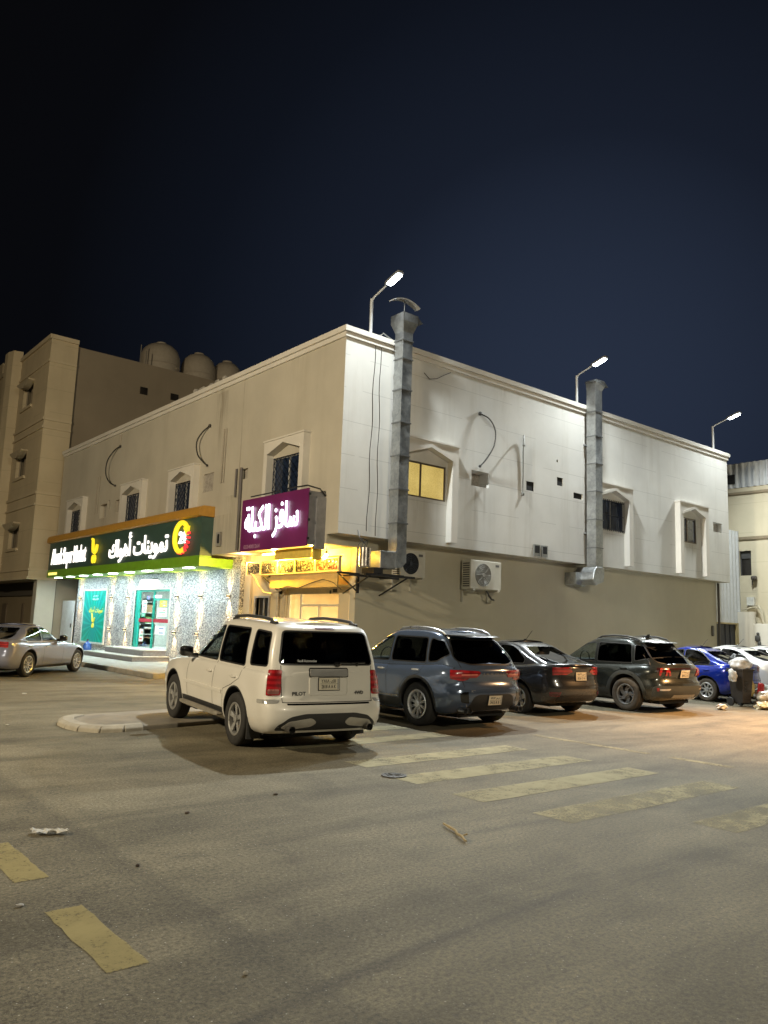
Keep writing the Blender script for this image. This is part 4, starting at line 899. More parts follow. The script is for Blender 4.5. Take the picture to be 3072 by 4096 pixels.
# ============================================================ NEIGHBOUR ON THE RIGHT
nb = thing('neighbour_building', (26, -6, 0), 'beige neighbouring building with corrugated metal parapet at the right edge', 'building')
nbm = wall_mat('neighbour_render', (.48, .43, .31), (1.4, .3), .2)
NXW = 24.3
b = MB(); facade(b, 'x', NXW, -22, 3.0, 0, 8.9, [(.48, 1.04, 4.70, 5.86, .2, None), (-3.2, -2.2, 4.6, 5.9, .2, None), (-7.2, -6.2, 4.6, 5.9, .2, None)], 1)
b.quad((NXW, 3, 0), (36, 3, 0), (36, 3, 8.9), (NXW, 3, 8.9)); b.quad((NXW, -22, 8.9), (36, -22, 8.9), (36, 3, 8.9), (NXW, 3, 8.9)); b.build('wall', nbm, nb)
b = MB(); b.box(NXW-.07, NXW, -22, 3.0, 8.56, 8.68); b.box(NXW-.06, NXW, -22, 3, 6.38, 6.52); b.build('band', mat('brown_band', (.20, .16, .10), .7), nb)
def corr(mb, axis, pos, a, c, z0, z1, pitch=.20, amp=.035):
    n = int((c-a)/pitch*4); pts = []
    for i in range(n+1):
        k = i % 4; pts.append((a+(c-a)*i/n, amp if k in (1, 2) else -amp))
    vs = []
    for z in (z0, z1):
        for u, d in pts: vs.append((u, pos+d, z) if axis == 'y' else (pos+d, u, z))
    m_ = len(pts); mb.add(vs, [(i, i+1, m_+i+1, m_+i) for i in range(m_-1)])
corrm = mat('corrugated_white_sheet', (.50, .52, .53), .42, .4, var=.07)
b = MB(); corr(b, 'x', NXW-.03, -22, 3.0, 8.9, 10.08, .3); b.build('corrugated_parapet', corrm, nb)
b = MB(); b.box(NXW-.09, NXW-.07, 1.1, 1.5, 9.1, 9.55); b.build('vent', dark, nb)
for (a, c) in ((.48, 1.04), (-3.2, -2.2), (-7.2, -6.2)):
    zz = (4.70, 5.86) if a > 0 else (4.6, 5.9)
    b = MB(); b.box(NXW+.14, NXW+.15, a, c, *zz); o = b.build('window', gl, nb)
    b = MB(); b.box(NXW+.10, NXW+.14, a, c, zz[1]-.36, zz[1]); b.box(NXW+.10, NXW+.14, a, a+.05, *zz); b.box(NXW+.10, NXW+.14, c-.05, c, *zz); b.build('frame', mat('dark_shutter', (.05, .05, .05), .5), o)
b = MB(); b.sbox((NXW-.12, .32, 4.56), (.22, .26, .22), 3); b.tube([(NXW-.12, .40, 4.45), (NXW-.12, .40, 4.25)], .03, 6); tag(b.build('outdoor_lamp', mat('rusty_lamp_metal', (.06, .05, .04), .7)), 'small dark unlit wall lamp on the beige neighbour wall', 'lamp')
o = thing('meter_box', (NXW-.1, .5, 3.3), 'white meter box with pipes on the beige neighbour wall', 'box')
b = MB(); b.box(NXW-.14, NXW-.01, .33, .68, 3.30, 3.68); b.build('box', mat('meter_white', (.55, .55, .5), .5), o)
b = MB(); b.tube([(NXW-.08, .9, 3.10), (NXW-.2, .6, 3.16), (NXW-.2, .35, 3.22), (NXW-.15, .1, 3.18)], .03, 6); b.tube([(NXW-.1, .3, 3.30), (NXW-.25, .1, 3.28), (NXW-.28, -.06, 3.0), (NXW-.25, -.1, 2.5)], .035, 6); b.build('pipe', mat('pale_conduit', (.42, .38, .28), .6), o)
bw = thing('boundary_wall', (24.0, -6, 0), 'low white boundary wall with a taller rounded pillar in front of the neighbour building', 'wall')
bwm = wall_mat('boundary_render', (.60, .57, .49), None, .15)
b = MB(); b.box(23.85, 24.12, -22, .28, 0, 2.46); b.build('low_wall', bwm, bw, bevel=.02)
b = MB(); b.lathe([(.20, 0), (.20, 2.98), (.02, 3.0)], (23.98, .42, 0), n=20); b.box(23.80, 24.15, .42, 1.15, 0, 2.98); b.build('pillar', bwm, bw)
o = thing('water_tap', (23.75, .05, 1.5), 'dark valve and tap cluster on the white boundary wall', 'tap')
b = MB(); b.sbox((23.76, .05, 1.80), (.14, .22, .30), 3); b.sbox((23.74, .02, 2.0), (.10, .12, .14), 2.5); b.sbox((23.76, -.02, 1.55), (.12, .14, .26), 3); b.tube([(23.76, -.02, 1.5), (23.76, -.5, 1.45)], .03, 6); b.build('valve', mat('dark_valve_iron', (.04, .04, .038), .6), o)
# gate with corrugated screen between the buildings
gt = thing('metal_gate', (22.9, 1, 0), 'dark metal gate under a tall corrugated white screen between the buildings', 'gate')
b = MB(); corr(b, 'y', 1.0, 21.35, 24.2, 2.47, 6.78, .30, .04); b.build('corrugated_screen', corrm, gt)
b = MB(); b.box(21.0, 24.2, .92, 1.08, 2.40, 2.468); b.box(21.6, 21.75, .92, 1.1, 0, 2.40); b.box(23.62, 23.8, .92, 1.1, 0, 2.4); b.build('frame', mat('ochre_gate_post', (.34, .27, .13), .6), gt)
b = MB(); b.box(21.76, 23.61, 1.0, 1.04, .05, 2.39); 
for x_ in (22.2, 22.66, 23.1): b.box(x_, x_+.04, .97, 1.0, .05, 2.39)
b.build('leaf', mat('dark_gate_steel', (.025, .025, .027), .5, .3), gt)
b = MB(); b.tube([(21.02, .42, 4.12), (21.03, .42, .1)], .05, 7); tag(b.build('drainpipe', mat('dark_drainpipe', (.06, .055, .05), .6)), 'dark drainpipe down the far end of the beige low wall', 'pipe')
b = MB(); b.sbox((20.55, .47, 2.05), (.16, .08, .46), 5); tag(b.build('switch_box', mat('dark_switch_box', (.10, .09, .075), .5)), 'small dark switch box near the far end of the beige low wall', 'box')

# ============================================================ BIN, BAGS, LITTER
def crumple(c, size, seed, amp=.16, sub=3, e=2.4, flat=0):
    bm = bmesh.new(); bmesh.ops.create_icosphere(bm, subdivisions=sub, radius=1)
    rn = random.Random(seed); dirs = [(Vector((rn.gauss(0,1), rn.gauss(0,1), rn.gauss(0,1))).normalized(), rn.uniform(4, 9), rn.uniform(0, 6)) for _ in range(9)]
    vs = []
    for v in bm.verts:
        n = v.co.normalized(); d = 1+amp*sum(math.sin(f*n.dot(q)+ph) for q, f, ph in dirs)/3+amp*.35*rn.uniform(-1, 1)
        p = n*d; z = max(-.8, p.z) if flat else p.z
        vs.append(Vector(c)+Vector((p.x*size[0]/2, p.y*size[1]/2, z*size[2]/2)))
    fs = [tuple(v.index for v in f.verts) for f in bm.faces]; bm.free(); return vs, fs
bin_ = thing('wheelie_bin', (8.55, -6.55, 0), 'dark wheeled rubbish bin overflowing with bags behind the parked cars', 'bin', rz=rad(-14))
bm_ = mat('bin_plastic', (.035, .030, .027), .45, var=.2, bmp=.1)
b = MB(); frustum(b, -.15, .15, -.17, .17, .10, -.20, .20, -.24, .24, .93); b.box(-.225, .225, -.265, .265, .93, .975)
for k in range(4): b.box(-.12, .02, -.245, -.20, .42+k*.07, .435+k*.07)
b.build('tub', bm_, bin_, local=True, bevel=.015)
b = MB(); b.tube([(-.18, .31, .90), (.18, .31, .90)], .02, 6); b.build('handle', bm_, bin_, local=True)
for s_ in (-1, 1):
    b = MB(); b.lathe([(.10, -.03), (.115, -.015), (.115, .015), (.10, .03)], (s_*.19, .18, .116), axis='x', n=18); b.build('wheel', mat('bin_wheel', (.03, .028, .026), .7), bin_, local=True)
def bag(c, size, seed, col, label, cat='bag', name='rubbish_bag', rough=.4, amp=.2, flat=1, sub=4):
    v, f = crumple(c, size, seed, amp, sub, flat=flat); b = MB(); b.add(v, f, 0, True)
    m = mat('litter_%d' % seed, col, rough, var=.2, scale=9); return tag(b.build(name, m, sharp=60), label, cat)
bag((8.60, -6.53, 1.08), (.54, .54, .38), 11, (.55, .54, .53), 'pale grey tied rubbish bag on top of the dark bin', amp=.14)
bag((8.86, -6.34, 1.08), (.40, .44, .50), 12, (.015, .015, .016), 'black rubbish bag beside the pale bag on the dark bin')
bag((8.22, -6.50, .78), (.14, .22, .34), 13, (.60, .60, .56), 'white plastic scrap hanging at the left side of the dark bin', 'plastic scrap', 'plastic_scrap')
bag((8.95, -7.05, .20), (.75, .50, .44), 14, (.60, .54, .42), 'yellowish torn bag on the ground beside the dark bin')
bag((8.45, -7.25, .09), (.75, .42, .20), 15, (.60, .48, .28), 'flat ochre carton scrap at the foot of the dark bin', 'carton', 'carton_scrap')
bag((9.62, -7.0, .17), (.60, .50, .36), 16, (.58, .42, .44), 'pinkish plastic bag in the litter right of the bin')
bag((9.75, -6.6, .26), (.55, .5, .5), 17, (.50, .55, .50), 'pale green plastic bag behind the pink bag in the litter')
bag((6.98, -6.82, .07), (.30, .22, .15), 18, (.58, .52, .44), 'small white crumpled cup left of the dark bin', 'cup', 'crumpled_cup')
bag((9.05, -6.55, .42), (.26, .20, .46), 19, (.60, .45, .16), 'yellow paper wrapper leaning right of the dark bin', 'wrapper', 'paper_wrapper')
b = MB(); Mr = Matrix.Rotation(rad(25), 3, 'Z') @ Matrix.Rotation(rad(20), 3, 'X')
b.sbox((9.22, -7.28, .19), (.26, .12, .34), 9, M=Mr); tag(b.build('red_carton', mat('red_carton_print', (.55, .03, .03), .5)), 'bright red carton in the litter in front of the bags', 'carton')
b = MB(); b.sbox((9.30, -6.72, .40), (.16, .12, .40), 8, M=Matrix.Rotation(rad(14), 3, 'Y')); tag(b.build('red_carton', MATS['red_carton_print']), 'narrow red carton standing behind the yellowish torn bag', 'carton')
# blue water bottle by the steps
o = thing('water_bottle', (-.38, 16.9, .15), 'large blue water bottle standing by the shop steps', 'bottle')
b = MB(); b.lathe([(.16, 0), (.17, .05), (.17, .36), (.14, .44), (.05, .50), (.04, .56)], (-.38, 16.9, .15), n=20); b.build('bottle', mat('blue_bottle_plastic', (.04, .12, .42), .2), o)
b = MB(); b.lathe([(.045, .56), (.045, .62)], (-.38, 16.9, .15), n=12); b.build('cap', mat('bottle_cap', (.05, .05, .06), .4), o)
# bits on the road
def sheet(pts, h, label, cat, name, m):
    b = MB(); n = len(pts); rn = random.Random(len(label))
    b.add([(x, y, .008+h*rn.uniform(.2, 1)) for x, y in pts]+[(sum(p[0] for p in pts)/n, sum(p[1] for p in pts)/n, h*1.2+.01)], [(i, (i+1) % n, n) for i in range(n)], 0, False)
    return tag(b.build(name, m), label, cat)
b = MB(); rn = random.Random(9); vs = []; fs = []; nx, ny = 12, 5
for i in range(nx+1):
    for j in range(ny+1):
        u, v = i/nx-.5, j/ny-.5
        x = -10.0+u*.25*1.0+v*.03; y = -9.92-u*.155+v*.10
        if i in (0, nx) or j in (0, ny): x += rn.uniform(-.012, .012); y += rn.uniform(-.015, .015)
        vs.append((x, y, .010+.022*abs(math.sin(u*9+v*5))+.012*rn.random()))
for i in range(nx):
    for j in range(ny): a = i*(ny+1)+j; fs.append((a, a+1, a+ny+2, a+ny+1))
b.add(vs, fs); tag(b.build('paper_scrap', mat('grey_white_paper', (.50, .49, .46), .8)), 'crumpled white paper scrap lying on the road at the left', 'paper')
b = MB(); pts = [(-7.05, -11.43, .022), (-7.10, -11.55, .026), (-7.13, -11.66, .022), (-7.20, -11.75, .024), (-7.24, -11.84, .03), (-7.30, -11.95, .022)]
b.tube(pts, [.009, .012, .012, .011, .013, .009], 8); b.tube([(-7.24, -11.84, .03), (-7.21, -11.88, .05)], .007, 5); tag(b.build('stick', mat('dry_wood', (.34, .26, .13), .8, var=.25, scale=20, bmp=.5)), 'short dry bent stick lying on the road below the crossing', 'stick')
o = thing('manhole_cover', (-5.91, -9.41, 0), 'small round iron manhole cover beside the crossing stripes', 'manhole cover')
im = mat('cast_iron', (.06, .053, .045), .6, .4, bmp=.6, bscale=70)
b = MB(); b.lathe([(.15, .004), (.15, .014), (.125, .016), (.125, .010)], (-5.91, -9.41, 0), n=28, caps=False); b.build('rim', im, o)
b = MB(); b.lathe([(.122, .005), (.122, .012), (.02, .014)], (-5.91, -9.41, 0), n=28); 
for a in range(4): b.tube([(-5.91+.1*math.cos(a*.785), -9.41+.1*math.sin(a*.785), .014), (-5.91-.1*math.cos(a*.785), -9.41-.1*math.sin(a*.785), .014)], .005, 4)
b.build('lid', im, o)
for k, (x_, y_, s_, c_, lb, nm) in enumerate(((-10.64, -11.47, .05, (.45, .43, .4), 'tiny pale cigarette end on the road at the far left', 'cigarette_end'), (-8.77, -9.86, .045, (.10, .07, .05), 'small dark pebble on the open road below the island', 'pebble'), (-7.66, -9.59, .06, (.09, .07, .05), 'dark flat dry leaf on the road left of the crossing', 'dry_leaf'), (-6.95, 1.9, .10, (.6, .58, .52), 'pale scrap of paper on the road before the shop pavement', 'paper_scrap'), (-10.0, -13.05, .03, (.4, .38, .34), 'tiny pale chip right of the near yellow dash', 'stone_chip'), (-9.75, -11.1, .03, (.08, .06, .05), 'tiny dark pebble between the two near yellow dashes', 'pebble'), (-8.6, -3.2, .06, (.5, .46, .38), 'pale scrap beside the tip of the traffic island', 'paper_scrap'))):
    v, f = crumple((x_, y_, .010), (s_, s_*.6, .022), 60+k, .15, 2); b = MB(); b.add(v, f, 0, True); tag(b.build(nm, mat('bit_%d' % k, c_, .8)), lb, nm.replace('_', ' '))
# ============================================================ VEHICLES
def curve(pts):
    """monotone smooth curve through (x, y) points"""
    xs = [p[0] for p in pts]; ys = [p[1] for p in pts]; n = len(xs)
    if n == 1: return lambda x: ys[0]
    d = [(ys[i+1]-ys[i])/(xs[i+1]-xs[i]) for i in range(n-1)]; m = [0.0]*n
    m[0], m[-1] = d[0], d[-1]
    for i in range(1, n-1): m[i] = 0 if d[i-1]*d[i] <= 0 else 2*d[i-1]*d[i]/(d[i-1]+d[i])
    def f(x):
        if x <= xs[0]: return ys[0]
        if x >= xs[-1]: return ys[-1]
        i = max(k for k in range(n-1) if xs[k] <= x); h = xs[i+1]-xs[i]; t = (x-xs[i])/h
        return (2*t**3-3*t*t+1)*ys[i]+(t**3-2*t*t+t)*h*m[i]+(-2*t**3+3*t*t)*ys[i+1]+(t**3-t*t)*h*m[i+1]
    return f
def shell(sp, ins=0., vs=None):
    """closed lofted shell; half plan points run from rear centre to front centre"""
    vs = vs or sp['vs']; nr, ns, nf = 9, sp.get('ns', 34), 9; pr, pf = sp['pr'], sp['pf']; K = 10
    V = []; F = []; rows = []
    zt = lambda x: sp['top'](x)-ins; zb = lambda x: sp['bot'](x)+ins*.2
    for v in vs:
        xr, xf, w = sp['rear'](v)+ins, sp['front'](v)-ins, sp['hw'](v)-ins; ar, af = sp['ar'], sp['af']; half = []
        for k in range(nr): a = math.pi/2*k/nr; half.append((xr+ar*(1-math.cos(a)**(2/pr)), w*math.sin(a)**(2/pr)))
        for k in range(ns+1): half.append((xr+ar+(xf-af-xr-ar)*k/ns, w))
        for k in range(nf-1, -1, -1): a = math.pi/2*k/nf; half.append((xf-af*(1-math.cos(a)**(2/pf)), w*math.sin(a)**(2/pf)))
        row = []
        for x, y in half:
            y *= sp['plan'](x); z = zb(x)+(zt(x)-zb(x))*v
            row.append((x, y, z))
        rows.append(row)
    Mh = len(rows[0]); idx = []
    fl = sp.get('flare')
    def put(p):
        x, y, z = p
        if fl: y = fl(x, y, z)
        V.append((x, y, z)); return len(V)-1
    for row in rows:
        L_ = [put(p) for p in row]; R_ = [L_[0]]+[put((p[0], -p[1], p[2])) for p in row[1:-1]]+[L_[-1]]; idx.append((L_, R_))
    for i in range(len(rows)-1):
        for k in range(Mh-1):
            a, b_ = idx[i], idx[i+1]
            F.append((a[0][k], a[0][k+1], b_[0][k+1], b_[0][k])); F.append((a[1][k+1], a[1][k], b_[1][k], b_[1][k+1]))
    for ri, cr, flip in ((len(rows)-1, sp['crown'], False), (0, 0, True)):
        L_, R_ = idx[ri]; strips = []
        for k in range(Mh):
            if L_[k] == R_[k]: strips.append([L_[k]]*(K+1)); continue
            pl, q = V[L_[k]], [L_[k]]
            for j in range(1, K):
                s = 1-2*j/K; V.append((pl[0], pl[1]*s, pl[2]+cr*(1-s*s)*min(1, abs(pl[1])/.35))); q.append(len(V)-1)
            strips.append(q+[R_[k]])
        for k in range(Mh-1):
            for j in range(K):
                f = [strips[k][j], strips[k][j+1], strips[k+1][j+1], strips[k+1][j]]; g_ = []
                for q in f:
                    if q not in g_: g_.append(q)
                if len(g_) > 2: F.append(tuple(g_[::-1] if flip else g_))
    return V, F
def to_mesh(V, F, mi=0, mats=()):
    me = bpy.data.meshes.new('work'); me.from_pydata(V, [], F)
    for m in mats: me.materials.append(m)
    me.polygons.foreach_set('material_index', mi if hasattr(mi, '__len__') else [mi]*len(F)); me.update(); return me
def fix(me):
    bm = bmesh.new(); bm.from_mesh(me); bmesh.ops.recalc_face_normals(bm, faces=bm.faces); bm.to_mesh(me); bm.free()
def boolean(me, cut):
    a = bpy.data.objects.new('work_a', me); c = bpy.data.objects.new('work_b', cut); COL.objects.link(a); COL.objects.link(c)
    md = a.modifiers.new('b', 'BOOLEAN'); md.operation = 'DIFFERENCE'; md.solver = 'EXACT'; md.object = c; md.use_self = False
    dg = bpy.context.evaluated_depsgraph_get(); dg.update(); r = bpy.data.meshes.new_from_object(a.evaluated_get(dg))
    bpy.data.objects.remove(a); bpy.data.objects.remove(c); return r
def rpoly(poly, r=.05, n=4):
    """round the corners of a polygon"""
    out = []; N_ = len(poly)
    for i in range(N_):
        p0, p1, p2 = Vector(poly[i-1]), Vector(poly[i]), Vector(poly[(i+1) % N_])
        a, c = p0-p1, p2-p1; rr = min(r, a.length*.45, c.length*.45)
        A, C_ = p1+a.normalized()*rr, p1+c.normalized()*rr
        for k in range(n+1): t_ = k/n; out.append(tuple(A*(1-t_)**2+p1*2*t_*(1-t_)+C_*t_*t_))
    return out
def grow(poly, d):
    n = len(poly); ar = sum(poly[i-1][0]*poly[i][1]-poly[i][0]*poly[i-1][1] for i in range(n)); s_ = 1 if ar > 0 else -1; out = []
    for i in range(n):
        p0, p1, p2 = Vector(poly[i-1]), Vector(poly[i]), Vector(poly[(i+1) % n]); e1, e2 = (p1-p0), (p2-p1)
        e1 = e1.normalized() if e1.length > 1e-6 else Vector((1, 0)); e2 = e2.normalized() if e2.length > 1e-6 else e1
        nn = Vector((e1.y+e2.y, -(e1.x+e2.x)))*s_; nn = nn.normalized() if nn.length > 1e-6 else Vector((e1.y, -e1.x))*s_
        out.append(tuple(p1+nn*d))
    return out
mirror = lambda poly: [(-a, c) for a, c in poly]
class Car:
    def __init__(s, name, label, cat, x, y, head, paint, group='cars parked along the white wall', z=0, pitch=0):
        s.root = thing(name, (x, y, z), label, cat, group, rz=head); s.root.rotation_euler = (0, pitch, head); s.paint = paint
    def frame(s, view):
        if view == 'L': return Vector((1,0,0)), Vector((0,1,0))
        if view == 'R': return Vector((1,0,0)), Vector((0,-1,0))
        if view == 'B': return Vector((0,1,0)), Vector((-1,0,0))
        if view == 'F': return Vector((0,1,0)), Vector((1,0,0))
        side, ph = view; ph = rad(ph)
        return Vector((math.sin(ph), math.cos(ph)*side, 0)), Vector((-math.cos(ph), math.sin(ph)*side, 0))
    def hit(s, view, u, z):
        if view == 'T':
            h = s.bvh.ray_cast(Vector((u, z, 5)), Vector((0,0,-1))); return (h[0], h[1], Vector((0,0,1))) if h[0] else (Vector((u, z, 1)), Vector((0,0,1)), Vector((0,0,1)))
        a, n = s.frame(view); o = a*u+Vector((0,0,z))+n*6
        h = s.bvh.ray_cast(o, -n)
        if h[0] is None or (h[0]-o).length > 5.98:
            q = s.bvh.find_nearest(a*u+Vector((0,0,z))+n*1.0); return q[0], q[1], n
        return h[0], h[1], n
    def faces(s, name, V2, F2, view, m, off=.004, th=.02, grid=.06, parent=None, smooth=True, mb=None, mi=0):
        bm = bmesh.new(); vv = [bm.verts.new((a, c, 0)) for a, c in V2]
        for f in F2:
            try: bm.faces.new([vv[i] for i in f])
            except ValueError: pass
        bmesh.ops.triangulate(bm, faces=bm.faces[:])
        for ax in (0, 1):
            lo, hi = min(v[ax] for v in V2), max(v[ax] for v in V2); k = math.floor(lo/grid)+1
            while k*grid < hi:
                co = [0, 0, 0]; no = [0, 0, 0]; co[ax] = k*grid; no[ax] = 1
                bmesh.ops.bisect_plane(bm, geom=bm.verts[:]+bm.edges[:]+bm.faces[:], dist=1e-5, plane_co=co, plane_no=no); k += 1
        n = None
        for v in bm.verts:
            p, nn, n = s.hit(view, v.co.x, v.co.y); v.co = p+n*off
        if th:
            ed = [e for e in bm.edges if len(e.link_faces) == 1]; r = bmesh.ops.extrude_edge_only(bm, edges=ed)
            for g_ in r['geom']:
                if isinstance(g_, bmesh.types.BMVert): g_.co = g_.co-n*th
        bm.verts.index_update(); V = [tuple(v.co) for v in bm.verts]; F = [tuple(v.index for v in f.verts) for f in bm.faces]; bm.free()
        if mb is not None: return mb.add(V, F, mi, smooth)
        b = MB(); b.add(V, F, 0, smooth); return b.build(name, m, parent or s.root, local=True, sharp=40)
    def patch(s, name, poly, view, m, r=.03, **k):
        p = rpoly(poly, r) if r else poly
        return s.faces(name, p, [tuple(range(len(p)))], view, m, **k)
    def ring(s, name, poly, w, view, m, r=.05, **k):
        p = rpoly(poly, r); q = grow(p, w); n = len(p)
        return s.faces(name, p+q, [(i, (i+1) % n, n+(i+1) % n, n+i) for i in range(n)], view, m, **k)
    def strip(s, name, pts, w, view, m, **k):
        V2 = []; F2 = []; P_ = [Vector(p) for p in pts]
        for i, p in enumerate(P_):
            d = (P_[min(i+1, len(P_)-1)]-P_[max(i-1, 0)]).normalized(); q = Vector((-d.y, d.x)); V2 += [tuple(p+q*w/2), tuple(p-q*w/2)]
            if i: F2.append((2*i-2, 2*i-1, 2*i+1, 2*i))
        return s.faces(name, V2, F2, view, m, **k)
    def arch(s, name, xc, zc, r0, r1, view, m, a0=-8, a1=188, **k):
        n = 24; V2 = []; F2 = []
        for i in range(n+1):
            a = rad(a0+(a1-a0)*i/n); V2 += [(xc+r0*math.cos(a), zc+r0*math.sin(a)), (xc+r1*math.cos(a), zc+r1*math.sin(a))]
            if i: F2.append((2*i-2, 2*i-1, 2*i+1, 2*i))
        return s.faces(name, V2, F2, view, m, **k)
    def body(s, low, cab, wb, tr, arch_r, windows, R_, interior=True):
        """windows: list of (view, polygon); openings are really cut and glazed"""
        inner = mat('car_dark_liner', (.016, .016, .017), .85, var=.2)
        s.wb, s.R = wb, R_
        V1, F1 = shell(low); V2, F2 = shell(cab)
        s.bvh = BVHTree.FromPolygons([Vector(v) for v in V1+V2], F1+[tuple(i+len(V1) for i in f) for f in F2])
        ml = to_mesh(V1, F1, 0, (s.paint, inner)); fix(ml)
        b = MB()
        for x_ in (0, wb): b.lathe([(arch_r, -1.4), (arch_r, 1.4)], (x_, 0, R_+.02), axis='y', n=48)
        cu = to_mesh(b.v, b.f, 1, (s.paint, inner)); fix(cu); ml = boolean(ml, cu)
        Vi, Fi = shell(cab, .045); mo = to_mesh(V2, F2, 0, (s.paint, inner)); fix(mo); mi_ = to_mesh(Vi, Fi, 1, (s.paint, inner)); fix(mi_)
        bm = bmesh.new(); bm.from_mesh(mi_); bmesh.ops.reverse_faces(bm, faces=bm.faces[:]); bm.to_mesh(mi_); bm.free()
        bm = bmesh.new(); bm.from_mesh(mo); bm.from_mesh(mi_); mc = to_mesh([], [], 0, (s.paint, inner)); bm.to_mesh(mc); bm.free()
        for grp in (('L', 'R'), ('B', 'F')):
            b = MB()
            for view, poly in windows:
                if view not in grp: continue
                p = rpoly(poly, .05)
                if view in 'LR': s_ = 1 if view == 'L' else -1; b.prism(p, 'y', s_*.30, s_*1.5)
                elif view == 'B': b.prism(p, 'x', -4, s.cut_b)
                else: b.prism(p, 'x', s.cut_f, 6)
            if b.v: cu = to_mesh(b.v, b.f, 1, (s.paint, inner)); fix(cu); mc = boolean(mc, cu)
        bm = bmesh.new(); bm.from_mesh(ml); bm.from_mesh(mc); me = bpy.data.meshes.new('body'); bm.to_mesh(me); bm.free()
        for m in (s.paint, inner): me.materials.append(m)
        me.polygons.foreach_set('use_smooth', [True]*len(me.polygons)); me.set_sharp_from_angle(angle=rad(32))
        o = bpy.data.objects.new('body', me); COL.objects.link(o); o.parent = s.root; WL[o.name] = Vector((0,0,0)); s.bod = o
        tints = {'L': 'side_glass', 'R': 'side_glass', 'B': 'rear_glass', 'F': 'windscreen_glass'}
        for wi, (view, poly) in enumerate(windows):
            g_ = s.tint.get(view, 'rear_glass')
            if view in 'LR' and max(q[0] for q in poly) > 1.5: g_ = 'side_glass'
            gm = glass('tinted_'+g_, {'side_glass': (.42, .48, .46), 'rear_glass': (.015, .017, .02), 'windscreen_glass': (.72, .76, .74), 'privacy_glass': (.035, .04, .042)}[g_])
            w = s.patch('window' if view in 'LR' else 'rear_window' if view == 'B' else 'windscreen', grow(rpoly(poly, .05), .012), view, gm, r=0, off=-.010, th=0, grid=.08)
            s.ring('window_rubber', poly, .022, view, mat('window_rubber', (.012, .012, .013), .45), off=.003, th=.015, parent=w)
        b = MB(); zf = low['top'](wb*.5)+.015
        xr, xf = cab['rear'](0)+.12, cab['front'](0)-.15; hw = cab['hw'](0)-.10
        b.box(xr, xf, -hw, hw, zf-.02, zf)
        for xs_ in s.seats:
            for y_ in (.36, -.36):
                b.sbox((xs_, y_, zf+.10), (.14, .46, .34), 4); b.sbox((xs_-.02, y_, zf+.34), (.10, .26, .18), 3)
        if s.seats: b.lathe([(.17, 0), (.185, .015), (.17, .03)], (s.seats[0]+.50, .36, zf+.08), axis='x', n=20, caps=False); b.sbox((xf-.25, 0, zf+.02), (.42, hw*1.8, .10), 4)
        b.build('interior', mat('dark_upholstery', (.02, .02, .021), .8, var=.3), s.root, local=True)
        # wheel wells and underside
        b = MB(); b.box(-.45, .45, -tr/2+.16, tr/2-.16, .20, R_*2+.05); b.box(wb-.45, wb+.45, -tr/2+.16, tr/2-.16, .20, R_*2+.05); b.box(-.6, wb+.5, -.55, .55, .19, .34)
        b.build('underbody', mat('underbody_black', (.012, .012, .012), .9), s.root, local=True)
    def wheels(s, tr, R_, rim, width, style, dirty=0):
        tm = mat('tyre_rubber_dusty' if dirty else 'tyre_rubber', (.085, .068, .05) if dirty else (.022, .021, .020), .8, var=.35, scale=12)
        for x_ in (0, s.wb):
            for sd in (1, -1):
                yc = sd*(tr/2); h = width/2
                b = MB(); pf = [(rim, -h*.80), (rim+.02, -h*.92), (R_-.045, -h), (R_-.012, -h*.86), (R_, -h*.6), (R_, h*.6), (R_-.012, h*.86), (R_-.045, h), (rim+.02, h*.92), (rim, h*.80)]
                b.lathe(pf, (x_, yc, R_), axis='y', n=40, caps=False); 
                for g_ in (-.45, -.15, .15, .45): b.lathe([(R_+.0005, h*g_-.006), (R_+.0005, h*g_+.006)], (x_, yc, R_), axis='y', n=40, caps=False, mi=1)
                w = b.build('wheel', [tm, mat('tyre_groove', (.008, .008, .008), .9)], s.root, local=True, sharp=50)
                s.rim(w, x_, yc, sd, R_, rim, h, style)
    def rim(s, w, x_, yc, sd, R_, rim, h, st):
        silver = mat(st.get('mat', 'alloy_silver'), st.get('col', (.62, .62, .61)), .30, .65, var=.08, coat=.3); back = mat('wheel_shadow', (.014, .014, .014), .7)
        b = MB(); yo = yc+sd*h*.80
        Y = lambda d: d*sd
        b.lathe([(rim+.004, Y(.010)), (rim-.012, Y(.016)), (rim-.030, Y(.006)), (rim-.038, Y(-.05))], (x_, yo, R_), axis='y', n=40, caps=False)
        b.lathe([(rim-.034, Y(-.045)), (rim-.036, Y(-.12))], (x_, yo, R_), axis='y', n=40, caps=False, mi=1)
        b.lathe([(rim-.03, Y(-.09)), (.001, Y(-.09))], (x_, yo, R_), axis='y', n=40, caps=False, mi=1)
        b.lathe([(.14, Y(-.088)), (.155, Y(-.075)), (.001, Y(-.074))], (x_, yo, R_), axis='y', n=24, caps=False, mi=2)
        b.lathe([(.062, Y(-.05)), (.055, Y(.004)), (.03, Y(.010)), (.001, Y(.010))], (x_, yo, R_), axis='y', n=20, caps=False)
        n = st['n']; w0, w1 = st['w']; tw = st.get('twist', 0); pair = st.get('pair', 0)
